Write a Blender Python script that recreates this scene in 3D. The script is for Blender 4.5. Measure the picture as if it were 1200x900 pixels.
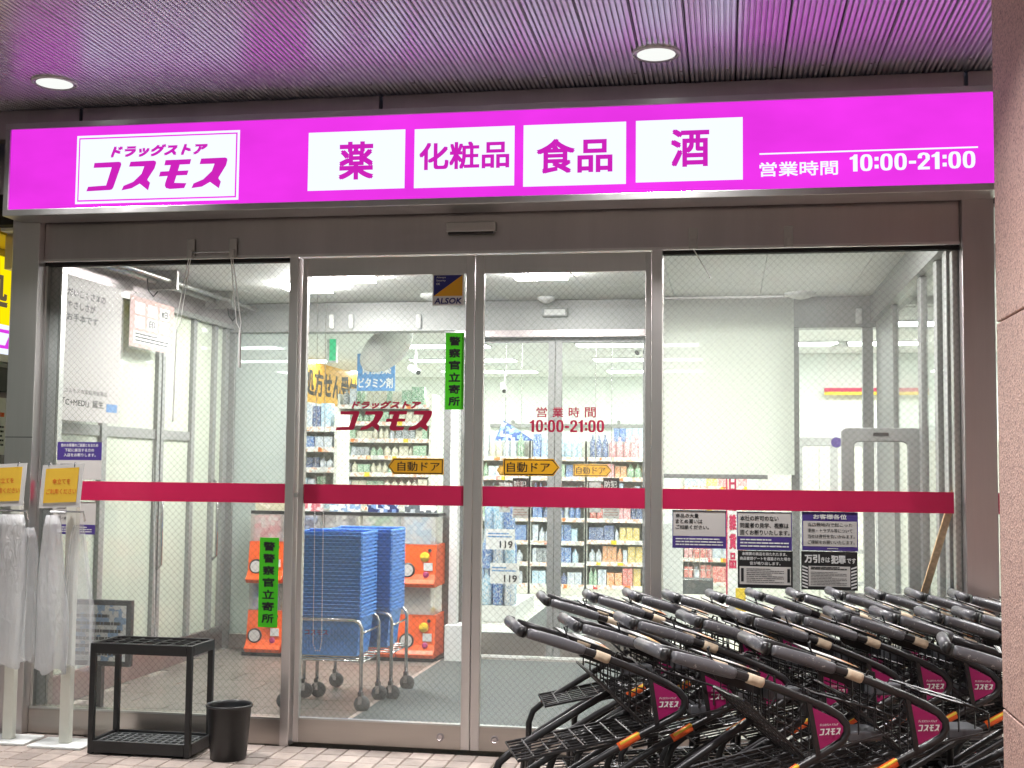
import bpy, math, random
from mathutils import Vector, Matrix
random.seed(7)
sc = bpy.context.scene
for o in list(bpy.data.objects):
    bpy.data.objects.remove(o)
COL = sc.collection
R = math.radians

# ---------------------------------------------------------------- camera
FPX, YAW, PITCH, ROLL, DIST, EYE = 1465.2, R(9.748), R(3.932), R(0.596), 6.583, 1.5
fw = Vector((-math.sin(YAW)*math.cos(PITCH), math.cos(YAW)*math.cos(PITCH), math.sin(PITCH)))
r0 = Vector((math.cos(YAW), math.sin(YAW), 0)); u0 = r0.cross(fw)
CR = math.cos(ROLL)*r0 + math.sin(ROLL)*u0
CU = -math.sin(ROLL)*r0 + math.cos(ROLL)*u0
CC = Vector((0, -DIST, EYE))
cam = bpy.data.cameras.new('camera'); camo = bpy.data.objects.new('camera', cam); COL.objects.link(camo)
cam.sensor_width = 36; cam.lens = FPX/1200*36; cam.clip_end = 200; cam.clip_start = 0.05
M = Matrix.Identity(4)
for i in range(3):
    M[i][0] = CR[i]; M[i][1] = CU[i]; M[i][2] = -fw[i]; M[i][3] = CC[i]
camo.matrix_world = M
sc.camera = camo

# ---------------------------------------------------------------- world: night sky over the street
w = bpy.data.worlds.new('World'); sc.world = w; w.use_nodes = True
nt = w.node_tree; bg = nt.nodes['Background']
sky = nt.nodes.new('ShaderNodeTexSky'); sky.sky_type = 'NISHITA'; sky.sun_disc = False
sky.sun_elevation = R(14); sky.sun_rotation = R(0)
nt.links.new(sky.outputs[0], bg.inputs[0]); bg.inputs[1].default_value = 0.06

# ---------------------------------------------------------------- exposure, sampling
vs = sc.view_settings
vs.view_transform = 'Standard'; vs.look = 'None'; vs.exposure = 0.18; vs.gamma = 1.0; vs.use_curve_mapping = False
cy = sc.cycles
cy.use_denoising = True
try: cy.denoiser = 'OPENIMAGEDENOISE'
except Exception: pass
cy.max_bounces = 10; cy.diffuse_bounces = 4; cy.glossy_bounces = 4; cy.transmission_bounces = 6
cy.transparent_max_bounces = 40; cy.sample_clamp_indirect = 6; cy.caustics_reflective = False; cy.caustics_refractive = False

# ---------------------------------------------------------------- pixel rays for reading real positions on known planes
def ray(px, py): return fw + CR*((px-600)/FPX) - CU*((py-450)/FPX)
def gy(px, py, y): d = ray(px, py); return CC + d*((y-CC.y)/d.y)
def gx(px, py, x): d = ray(px, py); return CC + d*((x-CC.x)/d.x)
def gz(px, py, z): d = ray(px, py); return CC + d*((z-CC.z)/d.z)

# ---------------------------------------------------------------- mesh helpers
class MB:
    def __init__(s): s.v = []; s.f = []; s.m = []; s.cur = 0
    def add(s, vs, fs):
        b = len(s.v); s.v += [Vector(p) for p in vs]
        for f in fs: s.f.append([b+i for i in f]); s.m.append(s.cur)
        return s
    def box(s, x0, y0, z0, x1, y1, z1):
        if x0 > x1: x0, x1 = x1, x0
        if y0 > y1: y0, y1 = y1, y0
        if z0 > z1: z0, z1 = z1, z0
        return s.add([(x0,y0,z0),(x1,y0,z0),(x1,y1,z0),(x0,y1,z0),(x0,y0,z1),(x1,y0,z1),(x1,y1,z1),(x0,y1,z1)],
                     [(0,3,2,1),(4,5,6,7),(0,1,5,4),(1,2,6,5),(2,3,7,6),(3,0,4,7)])
    def obox(s, c, ax, ay, az):
        c, ax, ay, az = map(Vector, (c, ax, ay, az)); vs = []
        for k in (-1, 1):
            for i, j in ((-1,-1),(1,-1),(1,1),(-1,1)): vs.append(c+ax*i+ay*j+az*k)
        return s.add(vs, [(0,3,2,1),(4,5,6,7),(0,1,5,4),(1,2,6,5),(2,3,7,6),(3,0,4,7)])
    def hexa(s, b, t):   # bottom quad, top quad
        return s.add(list(b)+list(t), [(0,3,2,1),(4,5,6,7),(0,1,5,4),(1,2,6,5),(2,3,7,6),(3,0,4,7)])
    def tube(s, pts, r, n=8, closed=False):
        pts = [Vector(p) for p in pts]; m = len(pts); rs = r if isinstance(r, (list, tuple)) else [r]*m
        def tan(i):
            a = pts[(i-1) % m] if (closed or i > 0) else pts[i]; b = pts[(i+1) % m] if (closed or i < m-1) else pts[i]
            return (b-a).normalized()
        t = tan(0); up = Vector((0,0,1)) if abs(t.z) < .9 else Vector((1,0,0))
        nn = (up - t*up.dot(t)).normalized(); vs = []
        for i in range(m):
            t = tan(i); nn = (nn - t*nn.dot(t)).normalized(); b = t.cross(nn)
            for k in range(n):
                a = 2*math.pi*k/n; vs.append(pts[i] + (nn*math.cos(a)+b*math.sin(a))*rs[i])
        fs = []
        for i in range(m if closed else m-1):
            j = (i+1) % m
            for k in range(n): fs.append((i*n+k, i*n+(k+1) % n, j*n+(k+1) % n, j*n+k))
        if not closed: fs += [tuple(range(n-1,-1,-1)), tuple((m-1)*n+k for k in range(n))]
        return s.add(vs, fs)
    def lathe(s, c, prof, n=24, axis=(0,0,1), cap=True):
        c = Vector(c); az = Vector(axis).normalized(); q = Vector((1,0,0)) if abs(az.x) < .9 else Vector((0,1,0))
        ax = (q-az*q.dot(az)).normalized(); ay = az.cross(ax); vs = []
        for r, h in prof:
            for k in range(n):
                a = 2*math.pi*k/n; vs.append(c + az*h + (ax*math.cos(a)+ay*math.sin(a))*r)
        fs = []
        for i in range(len(prof)-1):
            for k in range(n): fs.append((i*n+k, i*n+(k+1) % n, (i+1)*n+(k+1) % n, (i+1)*n+k))
        if cap: fs += [tuple(range(n-1,-1,-1)), tuple((len(prof)-1)*n+k for k in range(n))]
        return s.add(vs, fs)
    def prism(s, poly, o, U, V, N, d):   # polygon (u,v) on plane o+U*u+V*v, extruded along N by d
        o, U, V, N = map(Vector, (o, U, V, N)); n = len(poly)
        a = [o+U*p[0]+V*p[1] for p in poly]; b = [p+N*d for p in a]
        return s.add(a+b, [tuple(range(n-1,-1,-1)), tuple(range(n, 2*n))] + [(i, (i+1) % n, n+(i+1) % n, n+i) for i in range(n)])
    def face(s, pts): return s.add(pts, [tuple(range(len(pts)))])
    def mesh(s, name, mats, off=Vector((0,0,0)), smooth=False):
        me = bpy.data.meshes.new(name)
        me.from_pydata([tuple(p-off) for p in s.v], [], s.f)
        for m in (mats if isinstance(mats, (list, tuple)) else [mats]): me.materials.append(m)
        me.polygons.foreach_set('material_index', s.m)
        if smooth: me.polygons.foreach_set('use_smooth', [True]*len(me.polygons))
        me.update(); return me
    def build(s, name, mats, parent=None, smooth=False, bevel=0, loc=None):
        off = Vector(loc) if loc is not None else (parent_loc(parent) if parent else Vector((0,0,0)))
        o = bpy.data.objects.new(name, s.mesh(name, mats, off, smooth)); COL.objects.link(o)
        if parent: o.parent = parent
        if loc is not None and not parent: o.location = off
        if loc is not None and parent: o.location = off - parent_loc(parent)
        if bevel:
            b = o.modifiers.new('bevel', 'BEVEL'); b.width = bevel; b.segments = 2; b.limit_method = 'ANGLE'
        return o
def parent_loc(p):
    v = Vector((0,0,0))
    while p: v += p.location; p = p.parent
    return v
def tag(o, label=None, cat=None, group=None, kind=None):
    if label: o['label'] = label
    if cat: o['category'] = cat
    if group: o['group'] = group
    if kind: o['kind'] = kind
    return o
def thing(name, label, cat, loc=(0,0,0), group=None):
    o = bpy.data.objects.new(name, None); COL.objects.link(o); o.location = loc; o.empty_display_size = .1
    return tag(o, label, cat, group)
def copy_tree(o, parent=None):
    c = o.copy(); COL.objects.link(c); c.parent = parent
    for ch in list(o.children): copy_tree(ch, c)
    return c
def B(*a): return MB().box(*a)

# ---------------------------------------------------------------- materials
def lin(c):
    f = lambda v: (v/255)/12.92 if v/255 <= .04045 else ((v/255+.055)/1.055)**2.4
    return (f(c[0]), f(c[1]), f(c[2]), 1)
MATS = {}
def pm(name, rgb, rough=.5, metal=0, var=.0, scale=8, bump=0, bscale=60, stretch=None, coat=0, alpha=1, trans=0, spec=.5):
    """principled material; rgb is an sRGB 0-255 base colour; var = colour variation by noise"""
    m = bpy.data.materials.new(name); m.use_nodes = True; t = m.node_tree; p = t.nodes['Principled BSDF']
    c = lin(rgb); p.inputs['Base Color'].default_value = c
    p.inputs['Roughness'].default_value = rough; p.inputs['Metallic'].default_value = metal
    p.inputs['Specular IOR Level'].default_value = spec
    if coat: p.inputs['Coat Weight'].default_value = coat
    if var or bump:
        tc = t.nodes.new('ShaderNodeTexCoord'); src = tc.outputs['Object']
        if stretch:
            mp = t.nodes.new('ShaderNodeMapping'); mp.inputs['Scale'].default_value = stretch
            t.links.new(src, mp.inputs[0]); src = mp.outputs[0]
    if var:
        n = t.nodes.new('ShaderNodeTexNoise'); n.inputs['Scale'].default_value = scale; n.inputs['Detail'].default_value = 6
        n.inputs['Roughness'].default_value = .65
        t.links.new(src, n.inputs['Vector'])
        r = t.nodes.new('ShaderNodeValToRGB')
        lo = [max(0, v*(1-var)) for v in c[:3]]+[1]; hi = [min(1, v*(1+var)) for v in c[:3]]+[1]
        r.color_ramp.elements[0].position = .3; r.color_ramp.elements[1].position = .7
        r.color_ramp.elements[0].color = lo; r.color_ramp.elements[1].color = hi
        t.links.new(n.outputs['Fac'], r.inputs[0]); t.links.new(r.outputs[0], p.inputs['Base Color'])
        mr = t.nodes.new('ShaderNodeMapRange'); mr.inputs['To Min'].default_value = max(0, rough-.08); mr.inputs['To Max'].default_value = min(1, rough+.08)
        t.links.new(n.outputs['Fac'], mr.inputs['Value']); t.links.new(mr.outputs[0], p.inputs['Roughness'])
    if bump:
        n2 = t.nodes.new('ShaderNodeTexNoise'); n2.inputs['Scale'].default_value = bscale; n2.inputs['Detail'].default_value = 4
        t.links.new(src, n2.inputs['Vector'])
        bp = t.nodes.new('ShaderNodeBump'); bp.inputs['Strength'].default_value = bump; bp.inputs['Distance'].default_value = .01
        t.links.new(n2.outputs['Fac'], bp.inputs['Height']); t.links.new(bp.outputs[0], p.inputs['Normal'])
    MATS[name] = m; return m
def em(name, rgb, strength=1.0):
    m = bpy.data.materials.new(name); m.use_nodes = True; t = m.node_tree; t.nodes.remove(t.nodes['Principled BSDF'])
    e = t.nodes.new('ShaderNodeEmission'); e.inputs[0].default_value = lin(rgb); e.inputs[1].default_value = strength
    t.links.new(e.outputs[0], t.nodes['Material Output'].inputs[0]); MATS[name] = m; return m
def glass(name, tint=(.93,.96,.94), wire=0.0, haze=0.0, hazecol=(225,232,226), refl=.035):
    m = bpy.data.materials.new(name); m.use_nodes = True; t = m.node_tree; N = t.nodes; L = t.links
    N.remove(N['Principled BSDF'])
    tr = N.new('ShaderNodeBsdfTransparent'); tr.inputs[0].default_value = (*tint, 1)
    gl = N.new('ShaderNodeBsdfGlossy'); gl.inputs['Roughness'].default_value = .03
    lw = N.new('ShaderNodeLayerWeight'); lw.inputs[0].default_value = .5
    pw = N.new('ShaderNodeMath'); pw.operation = 'POWER'; pw.inputs[1].default_value = 4; L.new(lw.outputs['Facing'], pw.inputs[0])
    ma = N.new('ShaderNodeMath'); ma.operation = 'MULTIPLY_ADD'; ma.inputs[1].default_value = .5; ma.inputs[2].default_value = refl
    L.new(pw.outputs[0], ma.inputs[0])
    base = tr.outputs[0]
    tc = N.new('ShaderNodeTexCoord')
    if haze:
        df = N.new('ShaderNodeBsdfDiffuse'); df.inputs[0].default_value = lin(hazecol)
        tl = N.new('ShaderNodeBsdfTranslucent'); tl.inputs[0].default_value = lin(hazecol)
        mx0 = N.new('ShaderNodeMixShader'); mx0.inputs[0].default_value = .3; L.new(df.outputs[0], mx0.inputs[1]); L.new(tl.outputs[0], mx0.inputs[2])
        nz = N.new('ShaderNodeTexNoise'); nz.inputs['Scale'].default_value = 2.2; nz.inputs['Detail'].default_value = 5; L.new(tc.outputs['Object'], nz.inputs['Vector'])
        mr = N.new('ShaderNodeMapRange'); dh = min(.12, haze*.6); mr.inputs['To Min'].default_value = haze-dh; mr.inputs['To Max'].default_value = min(1, haze+dh); L.new(nz.outputs['Fac'], mr.inputs['Value'])
        mx1 = N.new('ShaderNodeMixShader'); L.new(mr.outputs[0], mx1.inputs[0]); L.new(base, mx1.inputs[1]); L.new(mx0.outputs[0], mx1.inputs[2]); base = mx1.outputs[0]
    mx = N.new('ShaderNodeMixShader'); L.new(ma.outputs[0], mx.inputs[0]); L.new(base, mx.inputs[1]); L.new(gl.outputs[0], mx.inputs[2])
    out = mx.outputs[0]
    if wire:
        geo = N.new('ShaderNodeNewGeometry'); sp = N.new('ShaderNodeSeparateXYZ'); L.new(geo.outputs['Position'], sp.inputs[0])
        xy = N.new('ShaderNodeMath'); xy.operation = 'ADD'; L.new(sp.outputs[0], xy.inputs[0]); L.new(sp.outputs[1], xy.inputs[1])
        masks = []
        for sgn in ('ADD', 'SUBTRACT'):
            a = N.new('ShaderNodeMath'); a.operation = sgn; L.new(xy.outputs[0], a.inputs[0]); L.new(sp.outputs[2], a.inputs[1])
            pp = N.new('ShaderNodeMath'); pp.operation = 'PINGPONG'; pp.inputs[1].default_value = wire/2; L.new(a.outputs[0], pp.inputs[0])
            lt = N.new('ShaderNodeMath'); lt.operation = 'LESS_THAN'; lt.inputs[1].default_value = .0010; L.new(pp.outputs[0], lt.inputs[0]); masks.append(lt)
        mm = N.new('ShaderNodeMath'); mm.operation = 'MAXIMUM'; L.new(masks[0].outputs[0], mm.inputs[0]); L.new(masks[1].outputs[0], mm.inputs[1])
        mh = N.new('ShaderNodeMath'); mh.operation = 'MULTIPLY'; mh.inputs[1].default_value = .26; L.new(mm.outputs[0], mh.inputs[0])
        wd = N.new('ShaderNodeBsdfPrincipled'); wd.inputs['Base Color'].default_value = (.22,.22,.22,1); wd.inputs['Metallic'].default_value = .6; wd.inputs['Roughness'].default_value = .5
        mw = N.new('ShaderNodeMixShader'); L.new(mh.outputs[0], mw.inputs[0]); L.new(out, mw.inputs[1]); L.new(wd.outputs[0], mw.inputs[2]); out = mw.outputs[0]
    L.new(out, N['Material Output'].inputs[0]); MATS[name] = m; return m
def film(name, rgb, opac=.5, rough=.25, tmix=.4, crinkle=0):
    m = bpy.data.materials.new(name); m.use_nodes = True; t = m.node_tree; N = t.nodes; L = t.links
    p = N['Principled BSDF']; p.inputs['Base Color'].default_value = lin(rgb); p.inputs['Roughness'].default_value = rough
    tl = N.new('ShaderNodeBsdfTranslucent'); tl.inputs[0].default_value = lin(rgb)
    a = N.new('ShaderNodeMixShader'); a.inputs[0].default_value = tmix; L.new(p.outputs[0], a.inputs[1]); L.new(tl.outputs[0], a.inputs[2])
    if crinkle:
        tc = N.new('ShaderNodeTexCoord'); mp = N.new('ShaderNodeMapping'); mp.inputs['Scale'].default_value = (1,1,.35); L.new(tc.outputs['Object'], mp.inputs[0])
        n = N.new('ShaderNodeTexNoise'); n.inputs['Scale'].default_value = 38; n.inputs['Detail'].default_value = 4; n.inputs['Distortion'].default_value = 1.2; L.new(mp.outputs[0], n.inputs['Vector'])
        bp = N.new('ShaderNodeBump'); bp.inputs['Strength'].default_value = crinkle; bp.inputs['Distance'].default_value = .02; L.new(n.outputs['Fac'], bp.inputs['Height']); L.new(bp.outputs[0], p.inputs['Normal'])
    tr = N.new('ShaderNodeBsdfTransparent')
    b = N.new('ShaderNodeMixShader'); b.inputs[0].default_value = opac; L.new(tr.outputs[0], b.inputs[1]); L.new(a.outputs[0], b.inputs[2])
    L.new(b.outputs[0], N['Material Output'].inputs[0]); MATS[name] = m; return m

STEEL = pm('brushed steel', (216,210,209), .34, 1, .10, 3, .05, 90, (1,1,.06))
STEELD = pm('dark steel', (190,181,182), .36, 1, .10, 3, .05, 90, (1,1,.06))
STEELH = pm('brushed steel rail', (186,178,172), .33, 1, .10, 3, .05, 90, (.06,1,1))
ALU = pm('aluminium', (196,196,194), .35, 1, .06, 5)
GREYF = pm('grey painted frame', (150,152,150), .45, .3, .08, 6)
LGREY = pm('light grey plastic', (190,190,188), .5, 0, .05, 9)
WHITE = pm('white paint', (225,227,224), .6, 0, .03, 4)
CREAM = pm('cream steel', (226,226,214), .55, 0, .05, 5)
BLACK = pm('black powder coat', (30,29,30), .42, 0, .25, 30, .15, 400)
BLACKP = pm('black plastic', (33,33,34), .35, 0, .2, 25)
DARK = pm('dark gap', (22,20,21), .8)
CART = pm('cart black tube', (36,35,36), .33, 0, .3, 40)
GRIP = None
RED = pm('red stripe film', (190,20,76), .45, 0, .04, 6)
LOGORED = pm('crimson lettering', (170,20,62), .5)
MAG = pm('magenta plate', (158,22,94), .4, 0, .05, 9)
INK = pm('black ink', (24,24,26), .6)
PURPLE = pm('purple print', (70,52,128), .5)
PAPER = pm('white paper', (226,226,224), .6, 0, .03, 6)
PAPERG = pm('grey card', (200,196,192), .55, 0, .03, 6)
GREEN = pm('fluorescent green film', (70,205,20), .5)
YEL = pm('yellow film', (224,166,28), .45)
YELC = pm('yellow card', (250,205,70), .55, 0, .04, 9)
ORNG = pm('orange plastic', (240,96,30), .35, 0, .05, 6)
BLUE = pm('blue basket plastic', (92,162,244), .38, 0, .08, 10)
KNOBY = pm('yellow knob', (240,205,50), .35)
TAPE = pm('beige tape', (205,186,160), .7, 0, .15, 40)
WOOD = pm('bare timber', (198,160,112), .65, 0, .22, 14, .1, 60, (1,1,14))
CHROME = pm('chrome wire', (205,205,205), .2, 1)
RUBBER = pm('grey rubber', (90,92,92), .6, 0, .1, 20)
ORSTK = pm('orange sticker', (236,98,40), .45)
YLSTK = pm('yellow sticker', (240,206,70), .45)
NAVY = pm('navy print', (36,38,116), .45)
GOLD = pm('gold print', (232,172,40), .45)
LILAC = pm('lilac print', (150,148,190), .55)
PINKP = pm('pink print', (206,172,164), .55)
SKYB = pm('sky blue print', (80,140,200), .5)
GREENE = em('exit sign green', (70,220,150), 1.0)
E_MAG = em('lit magenta acrylic', (230,52,226), 1.0)
def tubes(m, base, amp):   # backlit acrylic: slight unevenness of the lamps inside the box
    t = m.node_tree; e = t.nodes['Emission']; tc = t.nodes.new('ShaderNodeTexCoord'); mp = t.nodes.new('ShaderNodeMapping'); mp.inputs['Scale'].default_value = (1.1,1,2.4)
    n = t.nodes.new('ShaderNodeTexNoise'); n.inputs['Scale'].default_value = 1.6; n.inputs['Detail'].default_value = 3
    mr = t.nodes.new('ShaderNodeMapRange'); mr.inputs['From Min'].default_value = .3; mr.inputs['From Max'].default_value = .7; mr.inputs['To Min'].default_value = base-amp; mr.inputs['To Max'].default_value = base+amp
    t.links.new(tc.outputs['Object'], mp.inputs[0]); t.links.new(mp.outputs[0], n.inputs['Vector']); t.links.new(n.outputs['Fac'], mr.inputs['Value']); t.links.new(mr.outputs[0], e.inputs[1])
tubes(E_MAG, .98, .09)
E_WHITE = em('lit white acrylic', (226,232,252), 1.1)
E_TEXT = em('lit magenta lettering', (206,36,186), .9)
E_YEL = em('lit yellow acrylic', (252,226,8), 1.0)
E_MAG2 = em('lit violet lettering', (214,60,220), 1.0)
E_DARK = em('lit sign dark lettering', (96,84,62), 1.0)
E_PANEL = em('ceiling light panel', (252,254,252), 30)
E_PANEL2 = em('lobby light panel', (254,250,248), 128)
E_LAMP = em('downlight lens', (238,240,236), 1.0)
WGLASS = glass('wired glass', (.975,.985,.98), .038, .04, (232,234,230))
CGLASS = glass('clear glass', (.975,.985,.978), 0)
FROST = glass('frosted pane', (.9,.95,.9), .038, .8, (232,240,224))
FROSTG = glass('grey frosted pane', (.85,.9,.88), .038, .75, (196,204,200))
SHEETM = film('hanging vinyl sheet', (232,235,226), .97, .5, .6)
SLEEVE = film('clear sleeve', (235,238,238), .09, .16, .4, .25)
BAGF = film('bag film', (242,243,244), .62, .16, .4, .9)
BAGT = film('thin bag film', (236,238,240), .28, .10, .3, .9)
BINC = film('clear bin', (215,210,204), .45, .15)

def scratched():
    m = pm('grey foam grip', (96,96,100), .32, 0, .1, 12)
    t = m.node_tree; p = t.nodes['Principled BSDF']; tc = t.nodes.new('ShaderNodeTexCoord')
    n = t.nodes.new('ShaderNodeTexNoise'); n.inputs['Scale'].default_value = 55; n.inputs['Detail'].default_value = 5; n.inputs['Roughness'].default_value = .8
    oi = t.nodes.new('ShaderNodeObjectInfo'); ad = t.nodes.new('ShaderNodeVectorMath'); ad.operation = 'ADD'
    t.links.new(tc.outputs['Object'], ad.inputs[0]); t.links.new(oi.outputs['Location'], ad.inputs[1]); t.links.new(ad.outputs[0], n.inputs['Vector'])
    r = t.nodes.new('ShaderNodeValToRGB'); r.color_ramp.elements[0].position = .60; r.color_ramp.elements[1].position = .65
    t.links.new(n.outputs['Fac'], r.inputs[0])
    mx = t.nodes.new('ShaderNodeMixRGB'); mx.inputs[2].default_value = lin((176,176,174))
    old = p.inputs['Base Color'].links[0].from_socket
    t.links.new(r.outputs[0], mx.inputs[0]); t.links.new(old, mx.inputs[1]); t.links.new(mx.outputs[0], p.inputs['Base Color'])
    return m
GRIP = scratched()
def granite():
    m = pm('pink granite', (190,150,138), .55); t = m.node_tree; p = t.nodes['Principled BSDF']; tc = t.nodes.new('ShaderNodeTexCoord')
    v = t.nodes.new('ShaderNodeTexVoronoi'); v.inputs['Scale'].default_value = 150; t.links.new(tc.outputs['Object'], v.inputs['Vector'])
    n = t.nodes.new('ShaderNodeTexNoise'); n.inputs['Scale'].default_value = 120; n.inputs['Detail'].default_value = 6; t.links.new(tc.outputs['Object'], n.inputs['Vector'])
    r = t.nodes.new('ShaderNodeValToRGB'); e = r.color_ramp.elements
    e[0].position = .0; e[0].color = lin((104,80,74)); e[1].position = 1; e[1].color = lin((228,194,180))
    k = e.new(.3); k.color = lin((176,138,128)); k2 = e.new(.5); k2.color = lin((208,172,160))
    sp = t.nodes.new('ShaderNodeSeparateColor'); t.links.new(v.outputs['Color'], sp.inputs[0])
    mx = t.nodes.new('ShaderNodeMath'); mx.operation = 'MULTIPLY_ADD'; mx.inputs[1].default_value = .6; t.links.new(sp.outputs[0], mx.inputs[0])
    sc2 = t.nodes.new('ShaderNodeMath'); sc2.operation = 'MULTIPLY'; sc2.inputs[1].default_value = .5; t.links.new(n.outputs['Fac'], sc2.inputs[0]); t.links.new(sc2.outputs[0], mx.inputs[2])
    t.links.new(mx.outputs[0], r.inputs[0]); t.links.new(r.outputs[0], p.inputs['Base Color'])
    b = t.nodes.new('ShaderNodeBump'); b.inputs['Strength'].default_value = .5; b.inputs['Distance'].default_value = .004
    t.links.new(v.outputs['Distance'], b.inputs['Height']); t.links.new(b.outputs[0], p.inputs['Normal'])
    return m
GRANITE = granite()
def pertile(name, rgb, rough, rnd=.26, scale=40):
    m = pm(name, rgb, rough, 0, .12, scale, .15, 200); t = m.node_tree; p = t.nodes['Principled BSDF']
    oi = t.nodes.new('ShaderNodeObjectInfo'); mr = t.nodes.new('ShaderNodeMapRange'); mr.inputs['To Min'].default_value = 1-rnd; mr.inputs['To Max'].default_value = 1+rnd*.6
    t.links.new(oi.outputs['Random'], mr.inputs['Value'])
    old = p.inputs['Base Color'].links[0].from_socket
    mx = t.nodes.new('ShaderNodeVectorMath'); mx.operation = 'SCALE'; t.links.new(old, mx.inputs[0]); ge = t.nodes.new('ShaderNodeNewGeometry'); dn = t.nodes.new('ShaderNodeTexNoise'); dn.inputs['Scale'].default_value = 4.5; dn.inputs['Detail'].default_value = 7; dn.inputs['Roughness'].default_value = .7
    dr = t.nodes.new('ShaderNodeMapRange'); dr.inputs['From Min'].default_value = .38; dr.inputs['From Max'].default_value = .6; dr.inputs['To Min'].default_value = .74; dr.inputs['To Max'].default_value = 1.03
    mu = t.nodes.new('ShaderNodeMath'); mu.operation = 'MULTIPLY'
    t.links.new(ge.outputs['Position'], dn.inputs['Vector']); t.links.new(dn.outputs['Fac'], dr.inputs['Value']); t.links.new(dr.outputs[0], mu.inputs[0]); t.links.new(mr.outputs[0], mu.inputs[1])
    t.links.new(mu.outputs[0], mx.inputs['Scale']); t.links.new(mx.outputs[0], p.inputs['Base Color'])
    return m
TILE = pertile('pink paving tile', (168,154,145), .55)
VTILE = pertile('grey brown lobby tile', (126,121,114), .4, .08, 12)
GROUT = pm('mortar', (120,104,94), .9, 0, .2, 60)
VGROUT = pm('pale joint', (168,162,152), .8, 0, .1, 60)
SPAN = pm('white enamelled spandrel', (226,224,236), .30, .5, .08, 5)
SPAND = pm('spandrel groove', (112,108,116), .7)
STOREF = pm('cream store floor', (224,224,216), .28, 0, .05, 3)
VCEIL = pm('lobby ceiling board', (232,234,230), .6, 0, .04, 5)
SCEIL = pm('store ceiling board', (236,238,234), .7, 0, .03, 4)
SWALL = pm('store wall', (232,238,232), .7, 0, .03, 3)
MATM = pm('ribbed grey mat', (110,117,115), .85, 0, .3, 90, .6, 160)
def weave(m):
    t = m.node_tree; p = t.nodes['Principled BSDF']; tc = t.nodes.new('ShaderNodeTexCoord')
    wv = t.nodes.new('ShaderNodeTexWave'); wv.inputs['Scale'].default_value = 26; wv.bands_direction = 'DIAGONAL'; wv.inputs['Distortion'].default_value = 2.5; wv.inputs['Detail'].default_value = 2
    t.links.new(tc.outputs['Object'], wv.inputs['Vector'])
    b = t.nodes.new('ShaderNodeBump'); b.inputs['Strength'].default_value = .8; b.inputs['Distance'].default_value = .01
    t.links.new(wv.outputs['Fac'], b.inputs['Height']); t.links.new(b.outputs[0], p.inputs['Normal'])
    old = p.inputs['Base Color'].links[0].from_socket; mx = t.nodes.new('ShaderNodeMixRGB'); mx.blend_type = 'MULTIPLY'; mx.inputs[0].default_value = .4
    t.links.new(old, mx.inputs[1]); t.links.new(wv.outputs['Color'], mx.inputs[2]); t.links.new(mx.outputs[0], p.inputs['Base Color'])
weave(MATM)
def printed(name, rgb, rgb2, scale=28):
    """packaging print: blocks of two inks on a carton"""
    m = pm(name, rgb, .4); t = m.node_tree; p = t.nodes['Principled BSDF']; tc = t.nodes.new('ShaderNodeTexCoord'); oi = t.nodes.new('ShaderNodeObjectInfo')
    ad = t.nodes.new('ShaderNodeVectorMath'); ad.operation = 'ADD'; t.links.new(tc.outputs['Object'], ad.inputs[0]); t.links.new(oi.outputs['Random'], ad.inputs[1])
    v = t.nodes.new('ShaderNodeTexVoronoi'); v.distance = 'CHEBYCHEV'; v.inputs['Scale'].default_value = scale; t.links.new(ad.outputs[0], v.inputs['Vector'])
    sp = t.nodes.new('ShaderNodeSeparateColor'); t.links.new(v.outputs['Color'], sp.inputs[0])
    r = t.nodes.new('ShaderNodeValToRGB'); r.color_ramp.interpolation = 'CONSTANT'; e = r.color_ramp.elements
    e[0].color = lin(rgb); e[1].position = .52; e[1].color = lin(rgb2); k = e.new(.8); k.color = lin((236,236,232))
    t.links.new(sp.outputs[0], r.inputs[0]); t.links.new(r.outputs[0], p.inputs['Base Color'])
    return m
PRINTS = [('blue', printed('blue pack', (50,92,170), (150,190,228))), ('white', printed('white pack', (226,228,228), (140,170,205))),
          ('green', printed('green pack', (96,160,120), (216,226,200))), ('orange', printed('orange pack', (226,130,60), (238,206,150))),
          ('pink', printed('pink pack', (214,120,130), (238,206,206))), ('pale blue', printed('pale blue pack', (150,196,224), (232,240,244))),
          ('yellow', printed('yellow pack', (236,200,70), (244,230,170))), ('navy', printed('navy pack', (40,52,104), (120,150,200))),
          ('red', printed('red pack', (200,50,52), (236,190,170))), ('beige', printed('beige pack', (206,200,172), (232,228,210))),
          ('grey', printed('grey pack', (96,104,112), (190,198,204)))]
PR = dict(PRINTS); RAILP = printed('price rail strip', (238,238,232), (232,190,166), 42)

# ---------------------------------------------------------------- lettering
X, Y, Z = Vector((1,0,0)), Vector((0,1,0)), Vector((0,0,1))
_glyph = {}
def glyphs(s, bold=0.0, shear=0.0, res=3):
    k = (s, bold, shear, res)
    if k not in _glyph:
        cu = bpy.data.curves.new('t', 'FONT'); cu.body = s; cu.offset = bold; cu.shear = shear; cu.resolution_u = res; cu.fill_mode = 'FRONT'
        o = bpy.data.objects.new('t', cu); COL.objects.link(o)
        dg = bpy.context.evaluated_depsgraph_get(); dg.update()
        me = bpy.data.meshes.new_from_object(o.evaluated_get(dg))
        vs = [v.co.copy() for v in me.vertices]; fs = [tuple(p.vertices) for p in me.polygons]
        bpy.data.objects.remove(o); bpy.data.curves.remove(cu); bpy.data.meshes.remove(me)
        x0 = min(v.x for v in vs); x1 = max(v.x for v in vs); y0 = min(v.y for v in vs); y1 = max(v.y for v in vs)
        _glyph[k] = ([((v.x-x0)/(x1-x0), (v.y-y0)/(y1-y0)) for v in vs], fs)
    return _glyph[k]
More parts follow.
